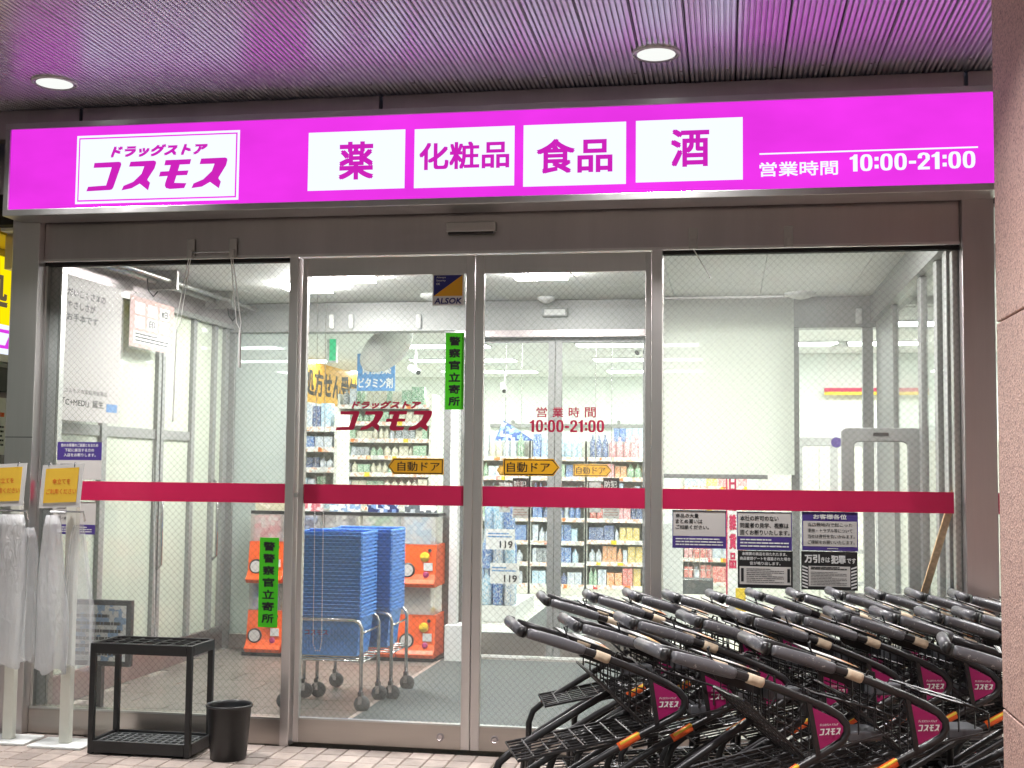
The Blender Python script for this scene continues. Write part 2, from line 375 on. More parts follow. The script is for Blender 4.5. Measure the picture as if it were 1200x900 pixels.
def put(mb, s, o, w, h, U=X, V=Z, bold=0.0, shear=0.0, res=3):
    """string s fitted into a w x h rectangle with lower left corner o"""
    vs, fs = glyphs(s, 0.0, shear, res); o = Vector(o); nrm = U.cross(V).normalized(); b = bold*h*1.15
    cps = [(0,0)] if b == 0 else ([(-b,0),(b,0)] if bold < .013 else [(-b,-b),(b,-b),(b,b),(-b,b),(0,0)])
    for k, (du, dv) in enumerate(cps):   # heavier strokes: shifted copies, each a hair further out
        mb.add([o+U*(b+du+u*(w-2*b))+V*(b+dv+v*(h-2*b))+nrm*(.00012*k) for u, v in vs], fs)
def put_v(mb, s, o, w, h, U=X, V=Z, bold=.02, gap=.16):
    """vertical writing: o = top left corner"""
    n = len(s); c = h/n; o = Vector(o)
    for i, ch in enumerate(s): put(mb, ch, o - V*(c*(i+1)-c*gap/2), w, c*(1-gap), U, V, bold)
LOGO = [[(170,240),(338,232),(352,237),(355,252),(305,400),(296,412),(280,416),(120,425),(132,395),(255,386),(290,268),(165,272)],
        [(418,232),(575,224),(590,230),(592,242),(582,275),(540,340),(536,350),(555,368),(543,417),(485,374),(430,404),(362,418),(375,388),(440,362),(495,310),(512,262),(408,264)],
        [(655,222),(828,215),(820,248),(752,251),(741,291),(812,288),(803,318),(732,321),(718,368),(800,370),(786,402),(690,408),(664,402),(655,386),(657,370),(672,324),(614,328),(622,296),(680,293),(691,254),(648,256)],
        [(895,212),(1055,205),(1068,211),(1070,222),(1062,255),(1015,332),(1014,340),(1030,360),(1018,402),(958,362),(905,392),(835,402),(848,372),(912,345),(968,292),(985,245),(885,248)]]
def logo(mb, o, w, h, U=X, V=Z):
    """the big four characters fitted into w x h"""
    P = [[(x, -(y+.031*(x-40))) for x, y in c] for c in LOGO]
    xs = [p[0] for c in P for p in c]; ys = [p[1] for c in P for p in c]
    x0, x1, y0, y1 = min(xs), max(xs), min(ys), max(ys); o = Vector(o)
    for c in P: mb.face([o+U*((x-x0)/(x1-x0)*w)+V*((y-y0)/(y1-y0)*h) for x, y in c][::-1])
def hours(mb, o, w, h, U=X, V=Z):
    """heavy condensed numerals 10:00-21:00 fitted into w x h"""
    o = Vector(o); adv = {'0':.56,'1':.42,'2':.54,':':.24,'-':.36}; txt = '10:00-21:00'; tot = sum(adv[c] for c in txt); k = w/tot; u = 0
    def poly(P): mb.face([o+U*((u+a)*k)+V*(b*h) for a, b in P])
    for c in txt:
        if c == '0':
            n = 20; pts = lambda rx, ry: [(.27+rx*abs(math.cos(a))**.7*(1 if math.cos(a) >= 0 else -1), .5+ry*abs(math.sin(a))**.75*(1 if math.sin(a) >= 0 else -1)) for a in (2*math.pi*i/n for i in range(n))]
            A, I = pts(.245,.5), pts(.088,.36)
            for i in range(n): j = (i+1) % n; poly([A[i],A[j],I[j],I[i]])
        elif c == '1': poly([(.16,0),(.34,0),(.34,1),(.21,1),(.16,.9),(.03,.82),(.03,.70),(.16,.72)])
        elif c == '2':
            poly([(.03,0),(.5,0),(.5,.16),(.03,.16)]); poly([(.03,.16),(.22,.16),(.5,.58),(.34,.62)])
            A = [(.03,.66),(.03,.82),(.10,.95),(.26,1),(.42,.95),(.50,.82),(.50,.58)]; I = [(.19,.66),(.19,.78),(.22,.85),(.265,.86),(.31,.84),(.335,.76),(.34,.62)]
            for i in range(6): poly([A[i],I[i],I[i+1],A[i+1]])
        elif c == ':':
            for z0 in (.14,.60): poly([(.04,z0),(.20,z0),(.20,z0+.22),(.04,z0+.22)])
        else: poly([(.04,.36),(.32,.36),(.32,.53),(.04,.53)])
        u += adv[c]
def lines(mb, o, w, h, n, U=X, V=Z, fill=.42, seed=1):
    """rows of tiny print, too small to read in the photograph"""
    rr = random.Random(seed); o = Vector(o); c = h/n
    for i in range(n):
        u = 0; end = w*(1 if i % 3 else rr.uniform(.55, .95))
        while u < end:
            l = min(rr.uniform(.04, .16)*w, end-u)
            p = o+U*u+V*(h-c*(i+1)+c*.3); mb.face([p, p+U*l, p+U*l+V*c*fill, p+V*c*fill]); u += l+w*.012

# ================================================================ SETTING
# pavement: mortar bed, tiles near the doors one by one, the rest joined
pav = tag(B(-30,-9,-.3, 30,-.005,-.007).build('pavement', GROUT), kind='structure')
tag(B(-30,-9.16,-.3,30,-9.003,.0).build('kerb', pm('kerb concrete', (150,148,144), .8, 0, .12, 20)), kind='structure')
tag(B(-60,-60,-.4,60,-9.163,-.13).build('road', pm('asphalt', (62,62,64), .85, 0, .2, 60)), kind='structure')
TW, TD = .117, .145
tm = MB().hexa([(0,0,-.006),(TW-.006,0,-.006),(TW-.006,TD-.006,-.006),(0,TD-.006,-.006)],
               [(.003,.003,0),(TW-.009,.003,0),(TW-.009,TD-.009,0),(.003,TD-.009,0)]).mesh('tile', TILE)
rest = MB(); rr = random.Random(3)
for j in range(46):
    for i in range(-62, 52):
        x, y = i*TW, -.012-(j+1)*TD
        if -36 <= i <= 4 and j < 7:
            o = bpy.data.objects.new('tile', tm); COL.objects.link(o); o.parent = pav; o.location = (x, y, rr.uniform(-.001, .0005))
        else:
            rest.hexa([(x,y,-.006),(x+TW-.006,y,-.006),(x+TW-.006,y+TD-.006,-.006),(x,y+TD-.006,-.006)],
                      [(x+.003,y+.003,0),(x+TW-.009,y+.003,0),(x+TW-.009,y+TD-.009,0),(x+.003,y+TD-.009,0)])
tag(rest.build('tile_field', TILE, pav), kind='stuff')

# soffit over the pavement: ribbed white spandrel panels running towards the shop
SZ = 3.53
sof = tag(B(-9,-9,SZ+.03, 7,.0,SZ+.2).build('soffit', SPAND), kind='structure')
PW, NR = .234, 9
p = MB(); c = PW/NR
for k in range(NR):
    x = k*c + (.002 if k == 0 else 0)
    p.hexa([(x+.005,-8.6,SZ),(x+c-.008,-8.6,SZ),(x+c-.008,-.06,SZ),(x+.005,-.06,SZ)],
           [(x+.001,-8.6,SZ+.016),(x+c-.004,-8.6,SZ+.016),(x+c-.004,-.06,SZ+.016),(x+.001,-.06,SZ+.016)])
p.box(.006,-8.6,SZ+.017,PW-.003,-.06,SZ+.026)
pmesh = p.mesh('spandrel_panel', SPAN)
for i in range(-37, 28):
    o = bpy.data.objects.new('spandrel_panel', pmesh); COL.objects.link(o); o.parent = sof; o.location = (i*PW+.05, 0, rr.uniform(0,.002))
# fascia closing the soffit above the sign
fa = tag(thing('fascia_beam', 'dark metal fascia beam between the ribbed ceiling and the pink sign', 'beam', (-1.3,-.05,3.4)))
for x0, x1 in ((-9,-3.62),(-3.60,-1.86),(-1.84,1.18),(1.20,6)):
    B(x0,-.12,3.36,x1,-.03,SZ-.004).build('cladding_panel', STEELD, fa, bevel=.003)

# downlights recessed in the soffit: two in view, others added unseen for light
def downlight(x, y, label, seen):
    t = thing('downlight', label, 'downlight', (x, y, SZ), 'round downlights in the ribbed ceiling')
    MB().lathe((x,y,SZ-.012), [(.112,.0),(.118,.004),(.118,.02),(.098,.02),(.094,.004)], 32, cap=False).build('trim_ring', WHITE, t, smooth=False)
    for k in ():
        a = 2*math.pi*k/40; c_, s_ = math.cos(a), math.sin(a)
        if k == 0: mb = MB()
        mb.obox((x+c_*.121, y+s_*.121, SZ-.002), Vector((c_,s_,0))*.006, Vector((-s_,c_,0))*.005, Vector((0,0,.012)))
        if k == 39: tag(mb.build('cooling_rib', BLACKP, t))
    MB().lathe((x,y,SZ-.010), [(.093,.001),(.093,.006)], 32).build('lens', E_LAMP, t)
    l = bpy.data.lights.new('lamp', 'AREA'); l.shape = 'DISK'; l.size = .17; l.energy = LAMP_W; l.color = (1,.975,.97); l.spread = R(115)
    lo = bpy.data.objects.new('lamp', l); COL.objects.link(lo); lo.parent = t; lo.location = (0,0,-.02)
LAMP_W = 51
dq = gz(64,98.5,SZ-.01); downlight(dq.x,dq.y, 'white round downlight at the left end of the ribbed ceiling', True)
dq = gz(769,64.5,SZ-.01); downlight(dq.x,dq.y, 'white round downlight above the words food and liquor on the sign', True)
for x, y in ((2.8,-.66),(-3.47,-3.6),(-.33,-3.6),(2.8,-3.6),(-3.47,-6.6),(-.33,-6.6),(2.8,-6.6)):  # unseen downlights, added to light the pavement, carts and shopfront
    downlight(x, y, 'unseen white round downlight added in the ribbed ceiling to light the shopfront', False)

# lobby and store shells
CZ = 2.875
vf = tag(B(-4.3,.16,-.2, 1.4,3.36,-.006).build('lobby_floor', VGROUT), kind='structure')
VT = .30
vm = MB().hexa([(0,0,-.005),(VT*2-.005,0,-.005),(VT*2-.005,VT-.005,-.005),(0,VT-.005,-.005)],
               [(.002,.002,0),(VT*2-.007,.002,0),(VT*2-.007,VT-.007,0),(.002,VT-.007,0)]).mesh('tile', VTILE)
for j in range(11):
    for i in range(-8, 2):
        if i*.6+.3*(j % 2) > .95 and j % 2: continue
        o = bpy.data.objects.new('floor_tile', vm); COL.objects.link(o); o.parent = vf; o.location = (i*.6+.45-(.3 if j % 2 else 0)+.3, .13+j*.296, rr.uniform(-.0006,.0006))
tag(B(-7.2,3.36,-.2, 7,11.2,-.004).build('store_floor', STOREF), kind='structure')
vc = tag(B(-4.4,.02,CZ+.02, 1.6,3.46,CZ+.2).build('lobby_ceiling', DARK), kind='structure')
for i in range(9):
    for j in range(4):
        x0, y0 = -4.36+i*.66, .1+j*.84
        if j*.84+.94 > 3.5: y1 = 3.44
        else: y1 = y0+.836
        B(x0, y0, CZ, x0+.656, min(y1,3.44), CZ+.019).build('ceiling_board', VCEIL, vc)
tag(B(-7.4,3.47,2.82, 7.2,11.4,3.0).build('store_ceiling', SCEIL), kind='structure')
sc_ = bpy.data.objects['store_ceiling']; cbm = MB().box(0,0,-.008,1.194,.594,-.0005).mesh('ceiling_board', SCEIL)
for i in range(11):
    for j in range(12):
        o = bpy.data.objects.new('ceiling_board', cbm); COL.objects.link(o); o.parent = sc_; o.location = (-7.0+i*1.2, 3.6+j*.6, 2.82)
tag(B(-7.2,10.9,0, 7,11.1,2.82).build('store_wall_back', SWALL), kind='structure')
tag(B(-7.3,3.5,-.01, -7.1,11,2.82).build('store_wall_left', SWALL), kind='structure')
tag(B(4.6,.2,-.01, 4.8,11,2.85).build('store_wall_right', SWALL), kind='structure')
tag(B(1.7,.3,2.82, 4.8,3.46,3.0).build('side_ceiling', SCEIL), kind='structure')
tag(B(1.4,.16,-.2, 4.8,3.36,-.005).build('side_floor', STOREF), kind='structure')
# upper wall of the building behind the sign
tag(B(-9,.22,2.92, 7,.5,3.72).build('upper_wall', STEELD), kind='structure')

# ================================================================ SIGNBOARD
sg = thing('signboard', 'long lit magenta signboard with white panels above the shop entrance', 'sign', (-1.33,-.25,2.885))
FY = -.25
sx0, sx1, sz0, sz1 = -3.953, 1.293, 2.921, 3.375
fr = MB()
fr.box(sx0-.032, FY-.012, sz0-.036, sx1+.03, -.04, sz0); fr.box(sx0-.032, FY-.012, sz1, sx1+.03, -.04, sz1+.034)
fr.box(sx0-.032, FY-.012, sz0, sx0, -.04, sz1); fr.box(sx1, FY-.012, sz0, sx1+.03, -.04, sz1)
fr.build('frame', ALU, sg, bevel=.003)
B(sx0, -.10, sz0, sx1, -.045, sz1).build('back_box', ALU, sg)
def sp(px, py, y=FY): q = gy(px, py, y); return q
MB().box(sx0, FY, sz0, sx1, FY+.02, sz1).build('magenta_face', E_MAG, sg)
L1, L2, L3 = FY-.0012, FY-.0024, FY-.0036
def panel(mb, x0, z0, x1, z1, y): mb.face([(x0,y,z0),(x1,y,z0),(x1,y,z1),(x0,y,z1)])
# logo box: white frame line + white field
a = gy(88,239,FY); b = gy(281.5,152,FY); lx0, lx1, lz0, lz1 = a.x, b.x, a.z, gy(88,158,FY).z
lz0 = (gy(88,239.5,FY).z+gy(280,234,FY).z)/2; lz1 = (gy(90,159.5,FY).z+gy(281,152.5,FY).z)/2
lb = MB(); panel(lb, lx0, lz0, lx1, lz1, L1); lb.cur = 1; panel(lb, lx0+.013, lz0+.013, lx1-.013, lz1-.013, L2)
lb.cur = 0; panel(lb, lx0+.021, lz0+.021, lx1-.021, lz1-.021, L3); lp = lb.build('logo_panel', [E_WHITE, E_MAG], sg)
lt = MB(); W_, H_ = lx1-lx0, lz1-lz0
put(lt, 'ドラッグストア', (lx0+W_*.215, L3-.0012, lz0+H_*.66), W_*.595, H_*.175, bold=.05, shear=.3)
logo(lt, (lx0+W_*.07, L3-.0012, lz0+H_*.17), W_*.86, H_*.44); lt.build('lettering', E_TEXT, lp)
for (px0, px1, pyt0, pyt1, pyb0, pyb1, s, tx0, tx1, ty0, ty1) in (
        (360.5,474,155.5,152,223.5,221,'薬',.32,.68,.17,.82), (485,602.5,151.5,147.5,220.5,217.5,'化粧品',.05,.95,.3,.76),
        (613,733.5,147.5,142,219,215.5,'食品',.13,.87,.2,.76), (745,870.5,142,137,214.5,210,'酒',.33,.69,.23,.84)):
    z0 = (gy(px0,pyb0,FY).z+gy(px1,pyb1,FY).z)/2; z1 = (gy(px0,pyt0,FY).z+gy(px1,pyt1,FY).z)/2
    x0 = gy(px0,pyb0,FY).x; x1 = gy(px1,pyb1,FY).x
    m = MB(); panel(m, x0, z0, x1, z1, L1); wp = m.build('white_panel', E_WHITE, sg)
    m = MB(); put(m, s, (x0+(x1-x0)*tx0, L2, z0+(z1-z0)*ty0), (x1-x0)*(tx1-tx0), (z1-z0)*(ty1-ty0), bold=.022, res=4); m.build('lettering', E_TEXT, wp)
m = MB(); q0 = gy(890,211,FY); q1 = gy(982,203,FY); zt = gy(936,190,FY).z; zb = (q0.z+q1.z)/2+.004
put(m, '営業時間', (q0.x, L1, zb), q1.x-q0.x, zt-zb+.004, bold=.016)
q0 = gy(995,203,FY); q1 = gy(1144.5,200,FY); zb = q0.z+.008; zt = gy(1070,179,FY).z
hours(m, (q0.x, L1, zb), q1.x-q0.x, zt-zb)
q0 = gy(890,181,FY); q1 = gy(1146,172,FY); zl = (q0.z+q1.z)/2; panel(m, q0.x, zl-.004, q1.x, zl+.004, L1)
m.build('opening_hours', E_WHITE, sg)

# ================================================================ SHOPFRONT FRAME (fixed part)
sf = thing('shopfront_frame', 'dark brushed steel shopfront frame with fixed wired glass panes beside the doors', 'shopfront', (-1.35,0,0))
HB = 2.68
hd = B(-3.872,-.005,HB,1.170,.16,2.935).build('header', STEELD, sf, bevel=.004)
B(-3.872,-.012,HB-.012,1.170,-.0055,HB+.002).build('header_lip', STEEL, sf)
B(-4.042,-.06,0,-3.873,.16,2.935).build('post', STEEL, sf, bevel=.004)
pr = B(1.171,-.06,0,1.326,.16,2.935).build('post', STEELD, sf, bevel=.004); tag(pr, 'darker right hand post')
B(-2.384,-.02,0,-2.334,.16,HB-.013).build('mullion', STEEL, sf, bevel=.003)
B(-.387,-.02,0,-.331,.16,HB-.013).build('mullion', STEEL, sf, bevel=.003)
# sills, glazing beads, panes
for x0, x1 in ((-3.872,-2.385), (-.330,1.170)):
    B(x0,.0,.0,x1,.13,.135).build('sill', STEELH, sf, bevel=.003)
    B(x0,-.004,.136,x1,.02,.146).build('glazing_bead', ALU, sf)
    B(x0,.01,HB-.035,x1,.06,HB-.013).build('glazing_bead', DARK, sf)
    B(x0,.035,.136,x1,.041,HB-.036).build('glass_pane', WGLASS, sf)
B(-3.872,.012,.147,-3.855,.09,HB-.036).build('jamb', ALU, sf)
B(-3.854,.045,.147,-3.800,.12,HB-.036).build('jamb', GREYF, sf)
B(-3.798,.05,.147,-3.785,.10,HB-.036).build('jamb', ALU, sf)
B(1.140,.045,.147,1.169,.12,HB-.036).build('jamb', ALU, sf)
B(-3.872,.028,1.304,-2.386,.0342,1.411).build('stripe', RED, sf)
B(-.330,.028,1.304,1.130,.0342,1.411).build('stripe', RED, sf)
# narrow glazed strip right of the post
B(1.327,.03,0,4.7,.036,2.93).build('glass_pane', CGLASS, sf); B(1.327,.02,1.304,4.7,.0295,1.411).build('stripe', RED, sf)
# seam across the left post
B(-4.0422,-.0605,1.655,-3.8728,-.0602,1.659).build('seam', DARK, sf)

# ---- automatic sliding doors (outer)
def sliding_door(x0, x1, y, label, stileL, stileR, zt=HB-.015, zb=.012, rail=.125, mat=STEEL, gm=None, group='automatic sliding doors', top=.1):
    t = thing('sliding_door', label, 'door', ((x0+x1)/2, y, 0), group)
    B(x0,y,zb,x0+stileL,y+.04,zt).build('stile', mat, t, bevel=.003)
    B(x1-stileR,y,zb,x1,y+.04,zt).build('stile', mat, t, bevel=.003)
    B(x0+stileL,y+.004,zt-top,x1-stileR,y+.036,zt).build('top_rail', mat, t)
    B(x0+stileL,y+.003,zb,x1-stileR,y+.037,zb+rail).build('bottom_rail', STEELH, t, bevel=.002)
    B(x0+stileL,y-.002,zb+rail+.0005,x1-stileR,y+.038,zb+rail+.009).build('glazing_bead', ALU, t)
    B(x0+stileL,y+.017,zb+rail+.01,x1-stileR,y+.023,zt-top-.001).build('glass_pane', gm or WGLASS, t)
    return t
DY = .03
dl = sliding_door(-2.326,-1.3465,DY,'left automatic sliding door with crimson logo and green police sticker', .03,.049)
dr_ = sliding_door(-1.3435,-.392,DY,'right automatic sliding door with opening hours in crimson', .049,.03)
for d, x0, x1, lk in ((dl,-2.295,-1.397,-1.505), (dr_,-1.293,-.423,-1.21)):
    B(x0,DY+.010,1.304,x1,DY+.0165,1.411).build('stripe', RED, d)
    lkc = MB().lathe((lk,DY+.002,.075), [(.022,0),(.022,.004),(.016,.006),(.012,.002)], 20, (0,-1,0)).build('lock_cover', STEELD, d)
m = MB(); q0 = gy(392,505,DY); q1 = gy(506,475,DY)
logo(m, (q0.x,DY+.0155,gy(450,505,DY).z), q1.x-q0.x, gy(450,481,DY).z-gy(450,505,DY).z)
q0 = gy(411,480,DY); q1 = gy(493,469,DY)
put(m, 'ドラッグストア', (q0.x,DY+.0155,gy(450,479,DY).z), q1.x-q0.x, gy(450,469.5,DY).z-gy(450,479,DY).z, bold=.05, shear=.3)
m.build('lettering', LOGORED, dl)
m = MB(); q0 = gy(628,489,DY); q1 = gy(698,477,DY); zb, zt = gy(663,489,DY).z, gy(663,477,DY).z
for k, ch in enumerate('営業時間'): put(m, ch, (q0.x+(q1.x-q0.x)*(k*.272), DY+.0155, zb), (q1.x-q0.x)*.184, zt-zb, bold=.016)
q0 = gy(619.5,507,DY); q1 = gy(708.5,492,DY); zb, zt = gy(663,506.5,DY).z, gy(663,492,DY).z
hours(m, (q0.x,DY+.0155,zb), q1.x-q0.x, zt-zb); m.build('lettering', LOGORED, dr_)
# door handle nub on the left edge
B(-2.333,-.012,1.338,-2.314,.006,1.362).build('latch', ALU, dl)
# sensor on the header
t = thing('door_sensor', 'slim grey door sensor on the header above the sliding doors', 'sensor', (-1.357,-.04,2.775))
B(-1.494,-.045,2.782,-1.222,-.0055,2.836).build('housing', LGREY, t, bevel=.006); B(-1.484,-.040,2.770,-1.235,-.008,2.7815).build('lens', BLACKP, t)

# ---- stickers on the glass
def sticker(name, label, cat, px0, py0, px1, py1, y, draw, mat, group=None, th=.0015):
    """flat film on the outer face of the glass; px box = left, top, right, bottom as seen"""
    x0 = (gy(px0,py0,y).x+gy(px0,py1,y).x)/2; x1 = (gy(px1,py0,y).x+gy(px1,py1,y).x)/2
    xm = (px0+px1)/2; z1 = gy(xm,py0,y).z; z0 = gy(xm,py1,y).z
    t = thing(name, label, cat, ((x0+x1)/2, y, z0), group)
    draw(t, x0, z0, x1, z1, y, mat); return t
def plate(t, x0, z0, x1, z1, y, mat, name='backing', th=.0015): return B(x0,y-th,z0,x1,y,z1).build(name, mat, t)
def police(s):
    def f(t, x0, z0, x1, z1, y, mat):
        plate(t, x0, z0, x1, z1, y, mat); m = MB(); w_ = x1-x0
        put_v(m, s, (x0+w_*.19, y-.0022, z1-(z1-z0)*.03), w_*.62, (z1-z0)*.94, bold=.03, gap=.24); m.build('lettering', INK, t)
    return f
GD = DY+.0168; GF = .0345
sticker('police_sticker', 'fluorescent green vertical police visit sticker beside the centre of the doors', 'sticker', 522,390,543.5,480,GD, police('警察官立寄所'), GREEN)
t_ = sticker('police_sticker', 'fluorescent green vertical police visit sticker low on the left window', 'sticker', 303.5,630,326,735,GF, police('警警察官立寄所'), GREEN)
def arrow(left, s='自動ドア', bd=.06):
    def f(t, x0, z0, x1, z1, y, mat):
        h = z1-z0; w_ = x1-x0; P = [(h*.32,0),(w_,0),(w_,h),(h*.32,h),(0,h*.5)] if left else [(0,0),(w_-h*.38,0),(w_,h*.5),(w_-h*.38,h),(0,h)]
        c = Vector((sum(p[0] for p in P)/5, sum(p[1] for p in P)/5))
        def ins(k): return [(c.x+(p[0]-c.x)*(1-k*2*h/w_*1.0), c.y+(p[1]-c.y)*(1-k*2)) for p in P]
        m = MB(); m.prism(P, (x0,y,z0), X, Z, (0,-1,0), .0012); m.build('backing', mat, t)
        m = MB(); m.prism(ins(.05), (x0,y-.0012,z0), X, Z, (0,-1,0), .0006); m.build('outline', INK, t)
        m = MB(); m.prism(ins(.105), (x0,y-.0018,z0), X, Z, (0,-1,0), .0006); m.build('field', mat, t)
        m = MB(); u0 = .17 if left else .07
        put(m, s, (x0+w_*u0, y-.003, z0+h*.2), w_*.76, h*.6, bold=.012); m.build('lettering', INK, t)
    return f
sticker('door_arrow', 'yellow automatic door arrow pointing left, on the left door', 'sticker', 455,537,520,556,GD, arrow(True), YEL)
sticker('door_arrow', 'large yellow automatic door arrow pointing right, on the right door', 'sticker', 589.5,537.5,656,557.5,GD, arrow(False), YEL)
def alsok(t, x0, z0, x1, z1, y, mat):
    h, w_ = z1-z0, x1-x0; plate(t, x0, z0, x1, z1, y, PAPER); b = .04*h; zm = z0+h*.30
    m = MB(); m.face([(x0+b,y-.002,zm),(x1-b,y-.002,z1-b),(x0+b,y-.002,z1-b)]); m.build('navy_half', NAVY, t)
    m = MB(); m.face([(x0+b,y-.002,zm),(x1-b,y-.002,zm),(x1-b,y-.002,z1-b)]); m.build('gold_half', GOLD, t)
    m = MB(); put(m, 'ALSOK', (x0+w_*.06,y-.0024,z0+h*.05), w_*.88, h*.19, bold=.03, shear=.15); m.build('lettering', NAVY, t)
    m = MB()
    for k, s in enumerate(('Always','Security','OK')): put(m, s, (x0+w_*.12,y-.0026,z1-h*(.15+.1*k)), w_*(.3 if k < 2 else .12), h*.07, bold=.01)
    m.build('small_lettering', PAPER, t)
sticker('security_sticker', 'navy and gold security company sticker at the top corner of the left door', 'sticker', 507,321,543.5,358,GD, alsok, PAPER)

# ---- notices on the right window
def notice(head, hm, body, bm, foot=None, kind=0):
    def f(t, x0, z0, x1, z1, y, mat):
        h, w_ = z1-z0, x1-x0; b = .022*h; plate(t, x0, z0, x1, z1, y, hm if kind != 1 else PURPLE)
        yy = y-.002; yt = y-.0028
        def rect(u0, v0, u1, v1, mm, nm, yk=yy):
            m = MB(); panel(m, x0+w_*u0, z0+h*v0, x0+w_*u1, z0+h*v1, yk); m.build(nm, mm, t)
        if kind == 0:      # white field above purple foot
            v = foot; rect(.015, v, .985, .975, PAPERG, 'field')
            m = MB(); n = len(body); r = (.955-v)*(1 if n == 3 and v < .4 else 1)
            for i, (s, wd) in enumerate(body): put(m, s, (x0+w_*.06, yt, z1-h*(.05+(i+1)*bm)), w_*wd, h*bm*.74, bold=.016)
            m.build('lettering', INK, t)
            m = MB(); lines(m, (x0+w_*.06, yt, z0+h*(v*.18)), w_*.88, h*v*.7, 3 if v < .4 else 2, seed=len(head)); m.build('small_print', PAPER, t)
        if kind == 1:      # お客様各位
            rect(.02, .11, .98, .76, PAPERG, 'field')
            m = MB(); put(m, head, (x0+w_*.2, yt, z0+h*.81), w_*.6, h*.13, bold=.03); m.build('heading', PAPER, t)
            m = MB()
            for i, (s, wd) in enumerate(body): put(m, s, (x0+w_*.1, yt, z0+h*(.62-.15*i)), w_*wd, h*.1, bold=.012)
            m.build('lettering', INK, t)
            m = MB(); lines(m, (x0+w_*.45, yt, z0+h*.035), w_*.3, h*.045, 1, seed=4); m.build('small_print', PAPER, t)
        if kind == 2:      # black with white field
            rect(.035, .1, .965, .58, PAPERG, 'field')
            m = MB()
            for i, (s, u, wd) in enumerate(body): put(m, s, (x0+w_*u, yt, z0+h*(.87-.125*i)), w_*wd, h*.09, bold=.016)
            m.build('lettering', PAPER, t)
            m = MB(); lines(m, (x0+w_*.16, yt, z0+h*.14), w_*.68, h*.4, 8, fill=.3, seed=8); m.build('small_print', INK, t)
            for u in (.06, .9): m = MB(); panel(m, x0+w_*u, z0+h*.17, x0+w_*(u+.05), z0+h*.53, yt); m.build('gate_icon', INK, t)
        if kind == 3:      # 万引きは犯罪です
            rect(.13, .09, .87, .62, PAPERG, 'field')
            m = MB(); put(m, '万引', (x0+w_*.06, yt, z0+h*.70), w_*.27, h*.22, bold=.035); put(m, 'きは', (x0+w_*.35, yt, z0+h*.715), w_*.16, h*.14, bold=.02)
            put(m, '犯罪', (x0+w_*.53, yt, z0+h*.69), w_*.26, h*.22, bold=.035); put(m, 'です', (x0+w_*.81, yt, z0+h*.70), w_*.16, h*.14, bold=.02); m.build('heading', PAPER, t)
            m = MB(); lines(m, (x0+w_*.17, yt, z0+h*.52), w_*.64, h*.085, 2, fill=.62, seed=5); lines(m, (x0+w_*.17, yt, z0+h*.12), w_*.64, h*.36, 9, fill=.3, seed=9); m.build('small_print', INK, t)
            for sgn, u in ((1,.015),(-1,.985)):
                m = MB()
                for k in range(7):
                    v0 = .08+k*.085; m.face([(x0+w_*u,yt,z0+h*v0),(x0+w_*(u+sgn*.10),yt,z0+h*(v0-.05 if sgn > 0 else v0-.05)),(x0+w_*(u+sgn*.10),yt,z0+h*(v0-.01)),(x0+w_*u,yt,z0+h*(v0+.04))][::sgn])
                m.build('hazard_bars', PAPER, t)
    return f
sticker('notice', 'small purple and white notice about bulk buying, nearest the doors', 'notice', 788,598,851,642.5,GF,
        notice('商品', PURPLE, [('商品の大量',.43),('まとめ買いは',.5),('ご相談ください。',.62)], .15, .32), PAPER)
sticker('notice', 'purple and white notice refusing visits by rival traders, above a black notice', 'notice', 863.5,600,928,645,GF,
        notice('本社の', PURPLE, [('本社の許可のない',.7),('同業者の見学、視察は',.88),('固くお断りいたします。',.9)], .185, .36), PAPER)
sticker('notice', 'purple headed notice to customers, rightmost of the upper notices', 'notice', 940,600,1005.5,645.5,GF,
        notice('お客様各位', PURPLE, [('当店敷地内で起こった',.8),('事故・トラブル等について',.8),('当社は責任を負いかねます。',.84),('ご理解をお願いいたします。',.84)], .15, None, 1), PAPER)
sticker('notice', 'black security gate notice with white lower panel, left of the two black ones', 'notice', 864.5,645.5,929,689.5,GF,
        notice('x', BLACKP, [('未精算の商品を持たれたまま、',.08,.82),('商品管理ゲートを通過された場合',.04,.92),('音が鳴り出します。',.22,.56)], .2, None, 2), PAPER)
sticker('notice', 'black anti shoplifting notice with striped edges, right of the two black ones', 'notice', 939,646.5,1005,691.5,GF,
        notice('x', BLACKP, [], .2, None, 3), PAPER)

# ---- right-hand granite column
cx = .812
co = thing('granite_column', 'pink granite clad column at the right edge of the picture', 'column', (1.2,-3.2,0))
B(cx+.03,-3.87,0,1.9,-2.64,SZ).build('core', GROUT, co)
zz = [0,.806,1.962,3.118,SZ-.005]
for a, b in zip(zz, zz[1:]):
    B(cx,-3.25,a+.003,cx+.0295,-2.6,b-.003).build('stone_slab', GRANITE, co, bevel=.003)
    B(cx,-3.905,a+.003,cx+.0295,-3.256,b-.003).build('stone_slab', GRANITE, co, bevel=.003)
    B(cx+.031,-2.638,a+.003,1.93,-2.6,b-.003).build('stone_slab', GRANITE, co, bevel=.003)
    B(cx+.031,-3.905,a+.003,1.93,-3.872,b-.003).build('stone_slab', GRANITE, co, bevel=.003)

# ================================================================ LOBBY
VX0, VX1, VY = -4.15, 1.15, 3.4
